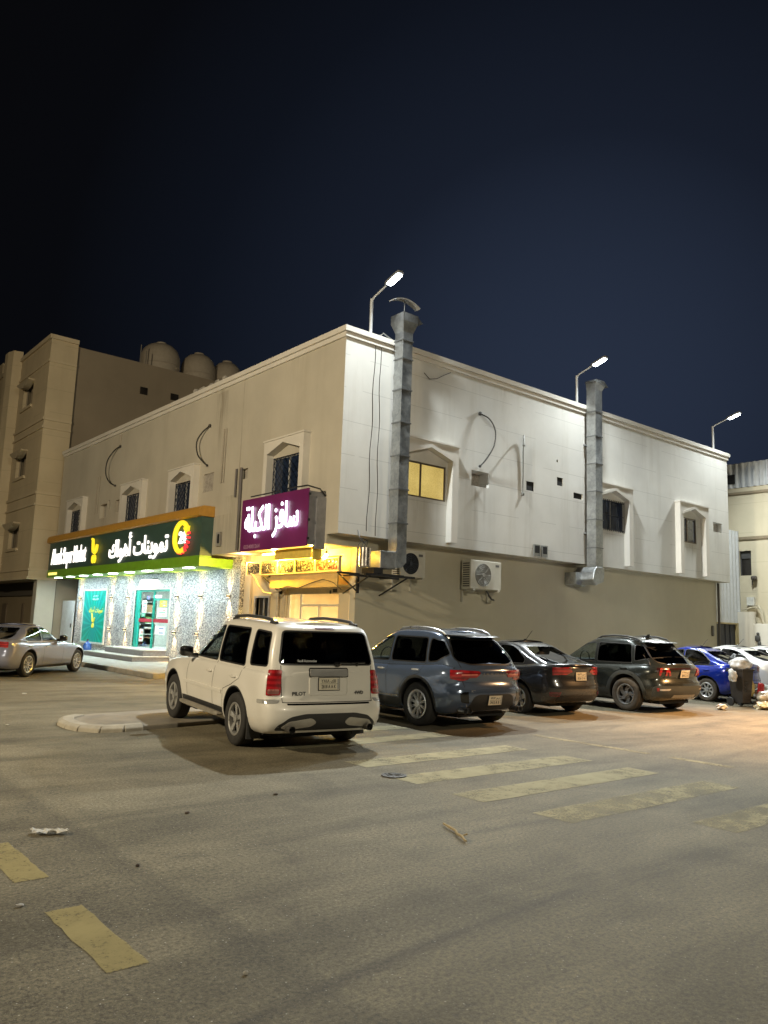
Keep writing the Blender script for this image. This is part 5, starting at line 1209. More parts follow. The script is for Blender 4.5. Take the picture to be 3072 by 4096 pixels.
        for k in range(n):
            for q in ((-1, 1) if pair else (0,)):
                a = 2*math.pi*k/n+.3; pts = []
                for t_ in (0, .5, 1):
                    rr = .045+(rim-.028-.045)*t_; aa = a+tw*t_*t_; wd = (w0+(w1-w0)*t_)/2; du = q*pair*(.35+.65*t_)*.5
                    c_, s_ = math.cos(aa), math.sin(aa); dep = -.012+.010*t_*t_-.008*(1-t_)
                    for off in (-wd, wd): pts.append((rr*c_-(du+off)*s_, rr*s_+(du+off)*c_, dep))
                vs = [(x_+u, yo+Y(d), R_+v) for u, v, d in pts]+[(x_+u, yo+Y(d-.035), R_+v) for u, v, d in pts]
                b.add(vs, [(0,1,3,2),(2,3,5,4),(6,8,9,7),(8,10,11,9),(0,2,8,6),(2,4,10,8),(1,7,9,3),(3,9,11,5)], 0, False)
        b.build('rim', [silver, back, mat('brake_disc', (.2, .19, .18), .4, .8)], w, local=True, sharp=30)
    def plate(s, y_, z_, rows, view='B', w=.33, h=.165):
        p, nn, n = s.hit(view, y_, z_)
        if nn.dot(n) < 0: nn = -nn
        rtv = Vector((0, -1, 0)) if view == 'B' else Vector((0, 1, 0)); upv = nn.cross(rtv).normalized()
        if upv.z < 0: upv = -upv
        c = p+nn*.016; b = MB()
        def rect(cc, ww, hh, d, mi): 
            q = [cc-rtv*ww/2-upv*hh/2, cc+rtv*ww/2-upv*hh/2, cc+rtv*ww/2+upv*hh/2, cc-rtv*ww/2+upv*hh/2]
            b.add([v+nn*d for v in q]+[v-nn*.01 for v in q], [(0,1,2,3),(0,4,5,1),(1,5,6,2),(2,6,7,3),(3,7,4,0)], mi)
        rect(c, w+.02, h+.02, 0, 1); rect(c, w, h, .004, 0); rect(c, w*.88, .004, .0055, 1)
        rect(c+rtv*w*.44, .028, h*.86, .0052, 2)
        for k, tx in enumerate(rows): b.text(tx, c-rtv*w*.03+upv*(h*.23*(1-2*k))+nn*.005, rtv, upv, nn, width=w*.70, height=h*.30, depth=.002, bold=.012, mi=1)
        b.build('number_plate', [mat('plate_white', (.62, .57, .45), .5, var=.04), mat('plate_black', (.03, .03, .03), .5), mat('plate_grey_strip', (.33, .33, .32), .5)], s.root, local=True)
    def mirrors(s, x_, z_, y_, m, cap=None):
        for sd in (1, -1):
            b = MB(); b.sbox((x_, sd*(y_+.10), z_), (.13, .22, .17), 4); b.prism([(x_-.03, z_-.10), (x_+.05, z_-.10), (x_+.05, z_-.03), (x_-.03, z_-.03)], 'y', sd*(y_-.10), sd*(y_+.06)); b.build('mirror', m, s.root, local=True)
    def handles(s, pts, m):
        for x_, z_ in pts:
            for v, sd in (('L', 1), ('R', -1)):
                p, nn, n = s.hit(v, x_, z_); b = MB(); b.sbox((x_, p.y+sd*.022, z_), (.19, .030, .034), 4, n=6); b.sbox((x_+.075, p.y+sd*.008, z_), (.03, .035, .03), 4, n=5); b.sbox((x_-.075, p.y+sd*.008, z_), (.03, .035, .03), 4, n=5); b.build('door_handle', m, s.root, local=True)
    def seams(s, lines, view='LR', w=.009, m=None):
        m = m or mat('panel_gap', (.010, .010, .010), .9)
        for v in view:
            for pts in lines: s.strip('panel_gap', pts, w, v, m, off=.0022, th=0, grid=.08)
    def word(s, tx, y_, z_, w, m, h=None, name='badge', view='B', bold=.01):
        p, nn, n = s.hit(view, y_, z_)
        if nn.dot(n) < 0: nn = -nn
        rtv = Vector((0, -1, 0)); upv = nn.cross(rtv).normalized(); upv = upv if upv.z > 0 else -upv
        b = MB(); b.text(tx, p+nn*.006, rtv, upv, nn, width=w, height=h, depth=.005, bold=bold); b.build(name, m, s.root, local=True)
def paint(name, col, metal=.35, rough=.34, dust=1.0):
    m, t, p = newmat(name); oc = objc(t)
    n = noise(t, 2.2, 5, .65, oc); fl = noise(t, 900, 2, .5, oc)
    sp = N(t, 'SeparateXYZ'); t.links.new(oc, sp.inputs[0])
    du = math_(t, 'MULTIPLY', ramp(t, sp.outputs[2], [(.25, 1.), (.75, .25)]).outputs[0], ramp(t, n.outputs[0], [(.35, .08*dust), (.75, .36*dust)]).outputs[0])   # road dust, thicker low down
    c = mixc(t, .10, col, ramp(t, fl.outputs[0], [(.3, tuple(x*.6 for x in col)), (.7, tuple(min(1, x*1.5) for x in col))]).outputs[0])
    c = mixc(t, du, c, (.30, .265, .20))
    t.links.new(c, p.inputs['Base Color']); S(p, 'Metallic', metal)
    t.links.new(ramp(t, math_(t, 'ADD', du, 0.0), [(0., rough), (.6, min(1, rough+.25))]).outputs[0], p.inputs['Roughness'])
    S(p, 'Coat Weight', .85); t.links.new(ramp(t, du, [(0., .03), (.6, .18)]).outputs[0], p.inputs['Coat Roughness'])
    return m
LV = [0, .04, .10, .18, .27, .36, .45, .54, .63, .72, .80, .87, .92, .96, .985, 1]
CV = [0, .08, .17, .27, .37, .47, .57, .67, .76, .83, .88, .92, .95, .975, .99, 1]
def flarefn(wb, R_, amt, rr):
    def f(x, y, z):
        for xc in (0, wb):
            d = math.hypot(x-xc, z-R_)
            if z < 1.0: y += math.copysign(amt*math.exp(-((d-rr)/.10)**2), y) if abs(y) > .5 else 0
        return y
    return f
plastic = mat('black_bumper_plastic', (.022, .022, .022), .6, var=.2, scale=30); chrome = mat('chrome_trim', (.72, .72, .71), .16, .65, var=.05); gloss = mat('gloss_black_trim', (.008, .008, .009), .15, coat=.6)
def lens(name, col, seg=26):
    m, t, p = newmat(name); oc = objc(t); w = N(t, 'TexWave', wave_type='BANDS', bands_direction='Z'); w.inputs['Scale'].default_value = seg/6; t.links.new(oc, w.inputs['Vector'])
    n = noise(t, 12, 2, .5, oc)
    c = mixc(t, ramp(t, w.outputs[0], [(.2, 0.), (.8, 1.)]).outputs[0], tuple(x*.55 for x in col), col); c = mixc(t, ramp(t, n.outputs[0], [(.5, 0.), (.65, .5)]).outputs[0], c, tuple(x*.25 for x in col))
    t.links.new(c, p.inputs['Base Color']); S(p, 'Roughness', .25); S(p, 'Coat Weight', 1); S(p, 'Coat Roughness', .02); return m
redl = lens('red_lamp_lens', (.40, .012, .018)); clearl = mat('clear_lamp_lens', (.50, .48, .46), .15, .4, coat=1.)
pipe_m = mat('exhaust_steel', (.30, .29, .28), .3, .9)

# ---------------------------------------------------------------- white SUV
def white_suv():
    c = Car('parked_car', 'white boxy SUV with black roof rails parked half on the traffic island', 'car', -5.515, -6.635, rad(83), paint('white_car_paint', (.70, .68, .63), 0., .32), z=0, pitch=-math.atan(.07/2.775))
    wb, R_, W2 = 2.775, .375, .985
    top = curve([(-1.3, 1.10), (-.9, 1.12), (2.0, 1.10), (2.45, 1.07), (3.2, .99), (3.6, .90), (3.8, .78)]); bot = curve([(-1.2, .34), (-.6, .27), (3.0, .27), (3.8, .30)])
    hv = curve([(0, .86), (.06, .92), (.2, .965), (.45, .99), (.62, 1.0), (.80, .985), (.92, .965), (.97, .945), (1, .90)])
    low = dict(vs=LV, rear=curve([(0, -1.00), (.08, -1.07), (.2, -1.115), (.40, -1.115), (.50, -1.06), (.56, -1.025), (1, -.985)]), front=curve([(0, 3.60), (.15, 3.72), (.6, 3.75), (.9, 3.70), (1, 3.6)]),
               hw=lambda v: hv(v)*W2, ar=.30, af=.45, pr=3.6, pf=2.8, top=top, bot=bot, plan=curve([(-1.1, .955), (-.5, .995), (.5, 1.0), (2.6, 1.0), (3.3, .97), (3.75, .90)]), crown=.03, flare=flarefn(wb, R_, .020, .47), ns=44)
    cv = curve([(0, .925), (.25, .905), (.7, .83), (.88, .785), (.95, .75), (.985, .70), (1, .64)])
    cab = dict(vs=CV, rear=curve([(0, -.985), (.25, -.955), (.7, -.875), (.85, -.845), (.93, -.80), (.98, -.73), (1, -.63)]), front=curve([(0, 2.42), (.5, 1.88), (.85, 1.47), (.95, 1.30), (1, 1.05)]),
               hw=lambda v: cv(v)*W2, ar=.20, af=.40, pr=3.8, pf=2.6, top=curve([(-1, 1.745), (-.3, 1.785), (.6, 1.80), (1.4, 1.77), (2.4, 1.74)]), bot=lambda x: top(x)-.05, plan=curve([(-1.0, .955), (-.4, .99), (.6, 1.0), (1.6, .985), (2.4, .93)]), crown=.035, ns=36)
    c.cut_b, c.cut_f, c.seats, c.tint = -.45, 1.2, (1.15, .2), {'B': 'rear_glass', 'L': 'privacy_glass', 'R': 'privacy_glass', 'F': 'windscreen_glass'}
    fd = [(2.02, 1.15), (1.52, 1.62), (1.00, 1.665), (.98, 1.15)]; rd = [(.90, 1.15), (.92, 1.667), (.02, 1.662), (-.08, 1.15)]; qd = [(-.26, 1.18), (-.20, 1.655), (-.66, 1.635), (-.78, 1.20)]
    wins = [(v, p) for v in 'LR' for p in (fd, rd, qd)]+[('B', [(.745, 1.235), (.665, 1.665), (-.665, 1.665), (-.745, 1.235)]), ('F', [(.72, 1.18), (.60, 1.66), (-.60, 1.66), (-.72, 1.18)])]
    c.body(low, cab, wb, 1.72, .435, wins, R_)
    c.wheels(1.73, R_, .232, .245, dict(n=5, w=(.055, .080), twist=0, mat='alloy_machined', col=(.52, .52, .51)))
    for k, s_ in enumerate((1, -1)):
        for nm, poly in (('tail_light', [(-.50, .79), (.06, .79), (.06, 1.165), (-.50, 1.165)]),):
            q = [(-.005, .80), (.155, .80), (.150, 1.17), (-.005, 1.17)] if 1 else poly
        # lamp wraps the rear corner
        o = c.patch('tail_light', [(-.065, .815), (.13, .805), (.135, 1.15), (-.055, 1.155)], (s_, 40), redl, r=.025, off=.012, th=.04, grid=.03)
        c.patch('clear_segment', [(-.045, .83), (.11, .825), (.11, .89), (-.045, .895)], (s_, 40), lens('pink_lens', (.40, .16, .14), 20), r=.02, off=.016, th=.01, grid=.03, parent=o)
        c.patch('bumper_reflector', [(-.10, .715), (.24, .690), (.24, .745), (-.10, .765)], (s_, 42), chrome, r=.015, off=.008, th=.02, grid=.03)
        c.patch('bumper_insert', [(s_*.74, .385), (s_*.64, .475), (s_*.30, .520), (s_*.22, .455), (s_*.30, .40), (s_*.64, .36)], 'B', mat('satin_silver_plastic', (.40, .38, .34), .45, .3), r=.04, off=.016, th=.03)
        b = MB(); b.lathe([(.045, -.13), (.050, -.14), (.050, .06), (.040, .06), (.040, -.10)], (-1.03, s_*.62, .375), axis='x', n=18, caps=False); b.lathe([(.0405, 0), (.001, 0)], (-1.05, s_*.62, .375), axis='x', n=16, caps=False, mi=1); b.build('exhaust_pipe', [pipe_m, mat('dark_void', (.01,)*3)], c.root, local=True)
        v = 'L' if s_ == 1 else 'R'
        b = MB(); b.sbox((1.38, s_*.985, .375), (1.75, .16, .06), 6); b.sbox((1.38, s_*.94, .40), (1.70, .10, .02), 8, mi=1); b.build('running_board', [mat('dusty_steel_step', (.40, .37, .31), .4, .6, var=.15), plastic], c.root, local=True)
        c.strip('body_moulding', [(.55, .70), (2.25, .70)], .05, v, c.paint, off=.014, th=.02)
        c.strip('sill_trim', [(.50, .42), (2.30, .42)], .10, v, plastic, off=.004, th=.02)
        c.arch('arch_lip', 0, R_+.02, .432, .452, v, plastic, off=.004, th=.02); c.arch('arch_lip', wb, R_+.02, .432, .452, v, plastic, off=.004, th=.02)
        b = MB(); b.box(-.46, -.43, s_*.76, s_*.97, .16, .46); b.build('mud_flap', plastic, c.root, local=True)
        rl = [(x_, c.hit('T', x_, s_*.66)[0].z+dz) for x_, dz in ((1.02, -.01), (.90, .045), (.45, .055), (.0, .055), (-.40, .045), (-.52, -.01))]
        b = MB(); b.tube([(x, s_*.665, z) for x, z in rl], .024, 8); b.sbox((.9, s_*.665, 1.77), (.20, .06, .07), 4, n=6); b.sbox((-.48, s_*.665, 1.765), (.22, .06, .08), 4, n=6); b.build('roof_rail', plastic, c.root, local=True)
    c.patch('lower_bumper', [(.80, .345), (.78, .42), (.62, .535), (.40, .575), (-.40, .575), (-.62, .535), (-.78, .42), (-.80, .345), (-.60, .345), (.60, .345)], 'B', plastic, r=.05, off=.006, th=.04)
    c.strip('bumper_step', [(.66, .700), (-.66, .700)], .022, 'B', gloss, off=.003, th=.01)
    c.patch('plate_garnish', [(.30, 1.07), (.30, 1.165), (-.30, 1.165), (-.30, 1.07)], 'B', chrome, r=.02, off=.030, th=.05)
    c.ring('garnish_surround', [(.305, 1.062), (.305, 1.172), (-.305, 1.172), (-.305, 1.062)], .012, 'B', gloss, off=.012, th=.03, r=.02)
    c.word('H', 0, 1.118, .10, chrome, .085, bold=.03)
    c.ring('plate_recess', [(.30, .82), (.30, 1.05), (-.30, 1.05), (-.30, .82)], .010, 'B', c.paint, off=.012, th=.03, r=.03)
    c.plate(.0, .965, ('\u0662\u0668\u0661\u0668 \ufed9\ufe8d\ufe8d', '2818 A A K'))
    c.word('PILOT', .47, .835, .21, mat('badge_grey', (.16, .16, .16), .35, .8), .052, bold=.03); c.word('4WD', -.50, .840, .15, MATS['badge_grey'], .05, bold=.03)
    c.word('Saudi Automotive', .34, 1.275, .30, mat('sticker_white', (.6, .62, .65), .5), .035, name='window_sticker')
    c.patch('brake_light', [(.155, 1.712), (.155, 1.742), (-.155, 1.742), (-.155, 1.712)], 'B', lens('dark_red_lens', (.16, .01, .012)), r=.01, off=.012, th=.03, grid=.03)
    b = MB(); p = c.hit('B', 0, 1.245)[0]; b.tube([(p.x-.03, -.12, 1.255), (p.x-.035, -.35, 1.250), (p.x-.03, -.60, 1.262)], .014, 6); b.sbox((p.x-.02, -.14, 1.235), (.07, .10, .07), 3, n=6); b.sbox((p.x-.02, -.47, 1.235), (.03, .04, .06), 3, n=5); b.build('rear_wiper', gloss, c.root, local=True)
    c.seams([[(.735, 1.21), (.72, .72)], [(-.735, 1.21), (-.72, .72)], [(.72, .722), (-.72, .722)]], 'B')
    c.seams([[(.945, 1.14), (.945, .48)], [(-.10, 1.13), (-.05, .95), (.18, .84), (.50, .75), (.52, .48)], [(2.10, 1.12), (2.13, .9), (2.10, .48)]], 'LR')
    c.handles([(1.12, .965), (.14, .965)], c.paint); c.mirrors(1.98, 1.20, .97, gloss)
    c.patch('headlight', [(.92, .78), (.55, .75), (.55, .90), (.90, .93)], 'F', clearl, r=.03, off=.01); c.patch('headlight', mirror([(.92, .78), (.55, .75), (.55, .90), (.90, .93)]), 'F', clearl, r=.03, off=.01); c.patch('grille', [(.50, .74), (-.50, .74), (-.50, .90), (.50, .90)], 'F', gloss, off=.008)
    c.root.scale = (1, .975, .99)
    return c
white_suv()

# ---------------------------------------------------------------- blue grey SUV, green grey SUV
def modern_suv(kind, x, y, head, label, pnt):
    A = kind == 'blue'
    c = Car('parked_car', label, 'car', x, y, head, pnt)
    wb, R_ = (2.745, .375) if A else (2.68, .365); W2 = .95 if A else .93; H = 1.655 if A else 1.62
    zb_ = 1.06 if A else 1.03
    rr_ = -.93 if A else -.90
    top = curve([(-1.1, zb_+.03), (-.5, zb_+.02), (1.0, zb_-.03), (2.2, zb_-.07), (2.9, .97), (3.4, .88), (3.65, .74)]); bot = curve([(-1.0, .37), (-.5, .25), (3.0, .24), (3.65, .28)])
    hv = curve([(0, .84), (.06, .91), (.2, .955), (.40, .98), (.58, .985), (.72, 1.0), (.82, .995), (.90, .965), (.96, .93), (1, .88)])
    low = dict(vs=LV, rear=curve([(0, rr_+.12), (.10, rr_+.03), (.25, rr_-.02), (.42, rr_-.02), (.50, rr_+.02), (.60, rr_+.07), (.74, rr_+.03), (.82, rr_+.02), (1, rr_+.10)]), front=curve([(0, 3.50), (.2, 3.62), (.6, 3.64), (.9, 3.56), (1, 3.4)]),
               hw=lambda v: hv(v)*W2, ar=.45, af=.6, pr=2.9, pf=2.5, top=top, bot=bot, plan=curve([(-1.0, .945), (-.4, .99), (.6, .995), (2.4, 1.0), (3.1, .97), (3.65, .86)]), crown=.03, flare=flarefn(wb, R_, .028, .47), ns=44)
    cv = curve([(0, .915), (.25, .885), (.7, .79), (.88, .735), (.95, .70), (.985, .65), (1, .59)])
    if A: rear = curve([(0, -.86), (.25, -.78), (.6, -.60), (.82, -.45), (.93, -.36), (1, -.18)])
    else: rear = curve([(0, -.82), (.25, -.70), (.6, -.47), (.82, -.30), (.93, -.20), (1, -.02)])
    cab = dict(vs=CV, rear=rear, front=curve([(0, 2.30), (.5, 1.72), (.85, 1.32), (.95, 1.14), (1, .9)]),
               hw=lambda v: cv(v)*W2, ar=.34, af=.40, pr=2.9, pf=2.5, top=curve([(-1, H-.12), (-.4, H-.055), (.4, H), (1.2, H-.01), (2.3, H-.08)]), bot=lambda x: top(x)-.05, plan=curve([(-1.0, .90), (-.3, .965), (.6, 1.0), (1.5, .985), (2.3, .92)]), crown=.03, ns=36)
    c.cut_b, c.cut_f, c.seats, c.tint = (.05 if A else .15), 1.1, (1.05, .12), {'B': 'rear_glass', 'L': 'privacy_glass', 'R': 'privacy_glass', 'F': 'windscreen_glass'}
    zs = zb_+.03; zt_ = H-.14
    fd = [(1.86, zs), (1.38, zt_-.05), (.92, zt_), (.90, zs)]; rd = [(.82, zs), (.84, zt_), (-.02, zt_-.01), (-.10, zs+.01)]
    qd = [(-.17, zs+.02), (-.11, zt_-.015), (-.36, zt_-.05), (-.58, zs+.16), (-.36, zs+.04)] if A else [(-.17, zs+.05), (-.12, zt_-.02), (-.30, zt_-.06), (-.62, zs+.20), (-.60, zs+.15)]
    zl = zb_+.07
    wins = [(v, p) for v in 'LR' for p in (fd, rd, qd)]+[('B', [(.66, zl+.02), (.68, zl+.09), (.55, zt_-.02), (-.55, zt_-.02), (-.68, zl+.09), (-.66, zl+.02), (-.45, zl-.03), (.45, zl-.03)]), ('F', [(.68, zs), (.55, zt_), (-.55, zt_), (-.68, zs)])]
    c.body(low, cab, wb, 1.62, .432, wins, R_)
    if A: c.wheels(1.66, R_, .245, .235, dict(n=10, w=(.011, .010), pair=.036, mat='alloy_bright', col=(.75, .75, .76)))
    else: c.wheels(1.64, R_, .228, .225, dict(n=5, w=(.05, .032), twist=.55, pair=.06, mat='alloy_grey', col=(.34, .34, .34)), dirty=1)
    clad = c.paint if A else mat('green_grey_cladding', (.040, .044, .042), .55, var=.15, scale=20)
    for s_ in (1, -1):
        v = 'L' if s_ == 1 else 'R'
        c.arch('arch_cladding', 0, R_+.02, .428, .475 if A else .515, v, plastic if A else clad, off=.006, th=.03); c.arch('arch_cladding', wb, R_+.02, .428, .475 if A else .515, v, plastic if A else clad, off=.006, th=.03)
        c.strip('sill_trim', [(.46, .36), (2.25, .36)], .16 if A else .20, v, plastic if A else clad, off=.005, th=.02)
        if A: c.strip('chrome_sill', [(.50, .47), (2.2, .45)], .022, v, mat('dark_chrome', (.35, .36, .38), .25, .9), off=.008, th=.01)
        b = MB(); b.tube([(q, s_*ry, c.hit('T', q, s_*ry)[0].z+dz) for q, ry, dz in ((1.02, .56, -.01), (.88, .57, .03), (.55, .575, .04), (.2, .575, .04), (-.06, .565, .035), (-.22, .55, .025), (-.36, .53, -.01) if A else (-.30, .53, -.01))], .021, 8); b.build('roof_rail', mat('satin_rail', (.55, .55, .55), .3, .9) if A else plastic, c.root, local=True)
    zt = zb_-.06
    if A:
        for s_ in (1, -1):
            o = c.patch('tail_light', [(-.62, .985), (-.40, .955), (-.28, .80), (-.02, .82), (.0, .99), (-.2, 1.005)] if 0 else [(.26, .985), (.16, .985), (.0, .975), (-.14, .965), (-.10, .90), (.02, .80), (.09, .785), (.18, .83), (.42, .85), (.42, .985)], (s_, 30) , redl, r=.02, off=.010, th=.03, grid=.03) if 0 else None
            # outer half wraps the corner, inner half on the tailgate
            o = c.patch('tail_light', [(.14, 1.0), (-.04, .995), (-.34, .985), (-.24, .945), (-.16, .84), (-.06, .815), (.14, .855)], (s_, 42), redl, r=.015, off=.010, th=.03, grid=.03)
            c.patch('tail_light', [(s_*.70, .862), (s_*.70, 1.0), (s_*.34, .985), (s_*.30, .955), (s_*.38, .872)], 'B', redl, r=.015, off=.012, th=.03, grid=.03)
            c.strip('light_bar', [(s_*.68, .92), (s_*.38, .925)], .022, 'B', lens('pink_bar', (.75, .20, .15), 5), off=.016, th=.01)
            c.patch('side_vent', [(-.10, .66), (.04, .62), (.02, .47), (-.12, .45)], (s_, 38), gloss, r=.02, off=.006, th=.02, grid=.04)
            b = MB()
            for q in (.56, .66): b.lathe([(.042, -.03), (.046, -.035), (.046, .12), (.036, .12)], (-.90, s_*q, .33), axis='x', n=16, caps=False); b.lathe([(.04, 0), (.001, 0)], (-.90, s_*q, .33), axis='x', n=14, caps=False, mi=1)
            b.build('exhaust_pipe', [pipe_m, dark], c.root, local=True)
        c.patch('spoiler', [(.60, H-.105), (.585, H-.075), (-.585, H-.075), (-.60, H-.105)], 'B', gloss, r=.01, off=.20, th=.24, grid=.05)
        c.patch('lower_bumper', [(.56, .34), (.46, .56), (.36, .595), (-.36, .595), (-.46, .56), (-.56, .34), (-.4, .32), (.4, .32)], 'B', plastic, r=.04, off=.006, th=.03)
        c.strip('tailgate_crease', [(.62, .655), (-.62, .655)], .02, 'B', c.paint, off=.014, th=.02)
        c.plate(0, .50, ('\u0667\u0664\u0661\u0662 \u0631\u0628', '7412 R B'), w=.31, h=.16)
        c.word('J E T O U R', -.05, .935, .62, mat('badge_dark_chrome', (.22, .22, .23), .3, .9), .035, bold=.02); c.word('X70', .48, .655, .10, chrome, .035); c.word('TURBO', -.62, .66, .12, chrome, .028)
    else:
        for s_ in (1, -1):
            o = c.patch('tail_light', [(.10, .99), (-.16, .985), (-.22, .90), (.12, .87)], (s_, 42), mat('smoked_lens', (.03, .008, .009), .12, coat=1.), r=.02, off=.008, th=.03, grid=.03)
            for u_ in (-.15, .0):
                c.patch('red_claw', [(u_-.03, .985), (u_+.03, .985), (u_+.07, .83), (u_+.03, .80)], (s_, 42), redl, r=.012, off=.016, th=.02, grid=.03, parent=o)
            c.patch('red_claw', [(s_*.60, .985), (s_*.54, .985), (s_*.46, .82), (s_*.50, .80)], 'B', redl, r=.012, off=.014, th=.02, grid=.03)
            c.patch('bumper_lamp', [(-.20, .545), (.06, .535), (.06, .495), (-.16, .50)], (s_, 42), clearl, r=.015, off=.014, th=.02, grid=.03); c.patch('fog_reflector', [(.07, .555), (.12, .555), (.12, .485), (.07, .485)], (s_, 42), redl, r=.015, off=.016, th=.02, grid=.03)
        c.patch('light_bar', [(.52, .985), (-.52, .985), (-.52, .955), (.52, .955)], 'B', mat('smoked_lens', (.03, .008, .009), .12, coat=1.), r=.01, off=.008, th=.02)
        c.patch('spoiler', [(.58, H-.105), (.56, H-.075), (-.56, H-.075), (-.58, H-.105)], 'B', c.paint, r=.01, off=.22, th=.25, grid=.05)
        c.patch('lower_bumper', [(.86, .36), (.86, .60), (-.86, .60), (-.86, .36), (-.5, .33), (.5, .33)], 'B', clad, r=.06, off=.006, th=.03)
        c.patch('skid_plate', [(.42, .335), (.40, .40), (-.40, .40), (-.42, .335)], 'B', mat('satin_silver_plastic', (.40, .38, .34), .45, .3), r=.02, off=.014, th=.02)
        c.plate(0, .86, ('\u0663\u0660\u0669\u0665 \u0647\u0644', '3095 L H'), w=.32, h=.165)
        b = MB(); p = c.hit('T', .05, .05)[0]; b.prism([(-.02, p.z-.01), (.10, p.z-.01), (.0, p.z+.07), (-.03, p.z+.07)], 'y', .03, .07); b.build('roof_antenna', gloss, c.root, local=True)
    c.seams([[(.66, zl), (.62, .80), (.60, .66)], [(-.66, zl), (-.62, .80), (-.60, .66)], [(.60, .655), (-.60, .655)]], 'B')
    c.seams([[(.87, zs), (.87, .42)], [(-.12, zs), (-.06, .90), (.30, .80), (.47, .66), (.47, .42)], [(1.92, zs), (1.95, .9), (1.92, .42)]], 'LR')
    c.handles([(1.02, zb_-.13), (.05, zb_-.10)], chrome if A else c.paint); c.mirrors(1.80, zb_+.09, W2-.03, c.paint)
    for s_ in (1, -1): c.patch('headlight', [(s_*.86, .80), (s_*.50, .78), (s_*.50, .86), (s_*.84, .90)], 'F', clearl, r=.03, off=.01)
    c.patch('grille', [(.52, .50), (-.52, .50), (-.48, .76), (.48, .76)], 'F', gloss, off=.008)
    c.root.scale = (1.05, 1.05, 1.04) if A else (1.06, 1.06, 1.045)
    return c
modern_suv('blue', -1.48, -6.02, rad(88), 'blue grey SUV with bright multi spoke wheels and silver roof rails beside the white SUV', paint('blue_grey_car_paint', (.095, .130, .205), .40, .20, .3))
modern_suv('green', 5.13, -6.0, rad(87), 'dark green grey SUV with dusty tyres between the dark sedan and the blue car', paint('green_grey_car_paint', (.026, .032, .031), .45, .24, .5))

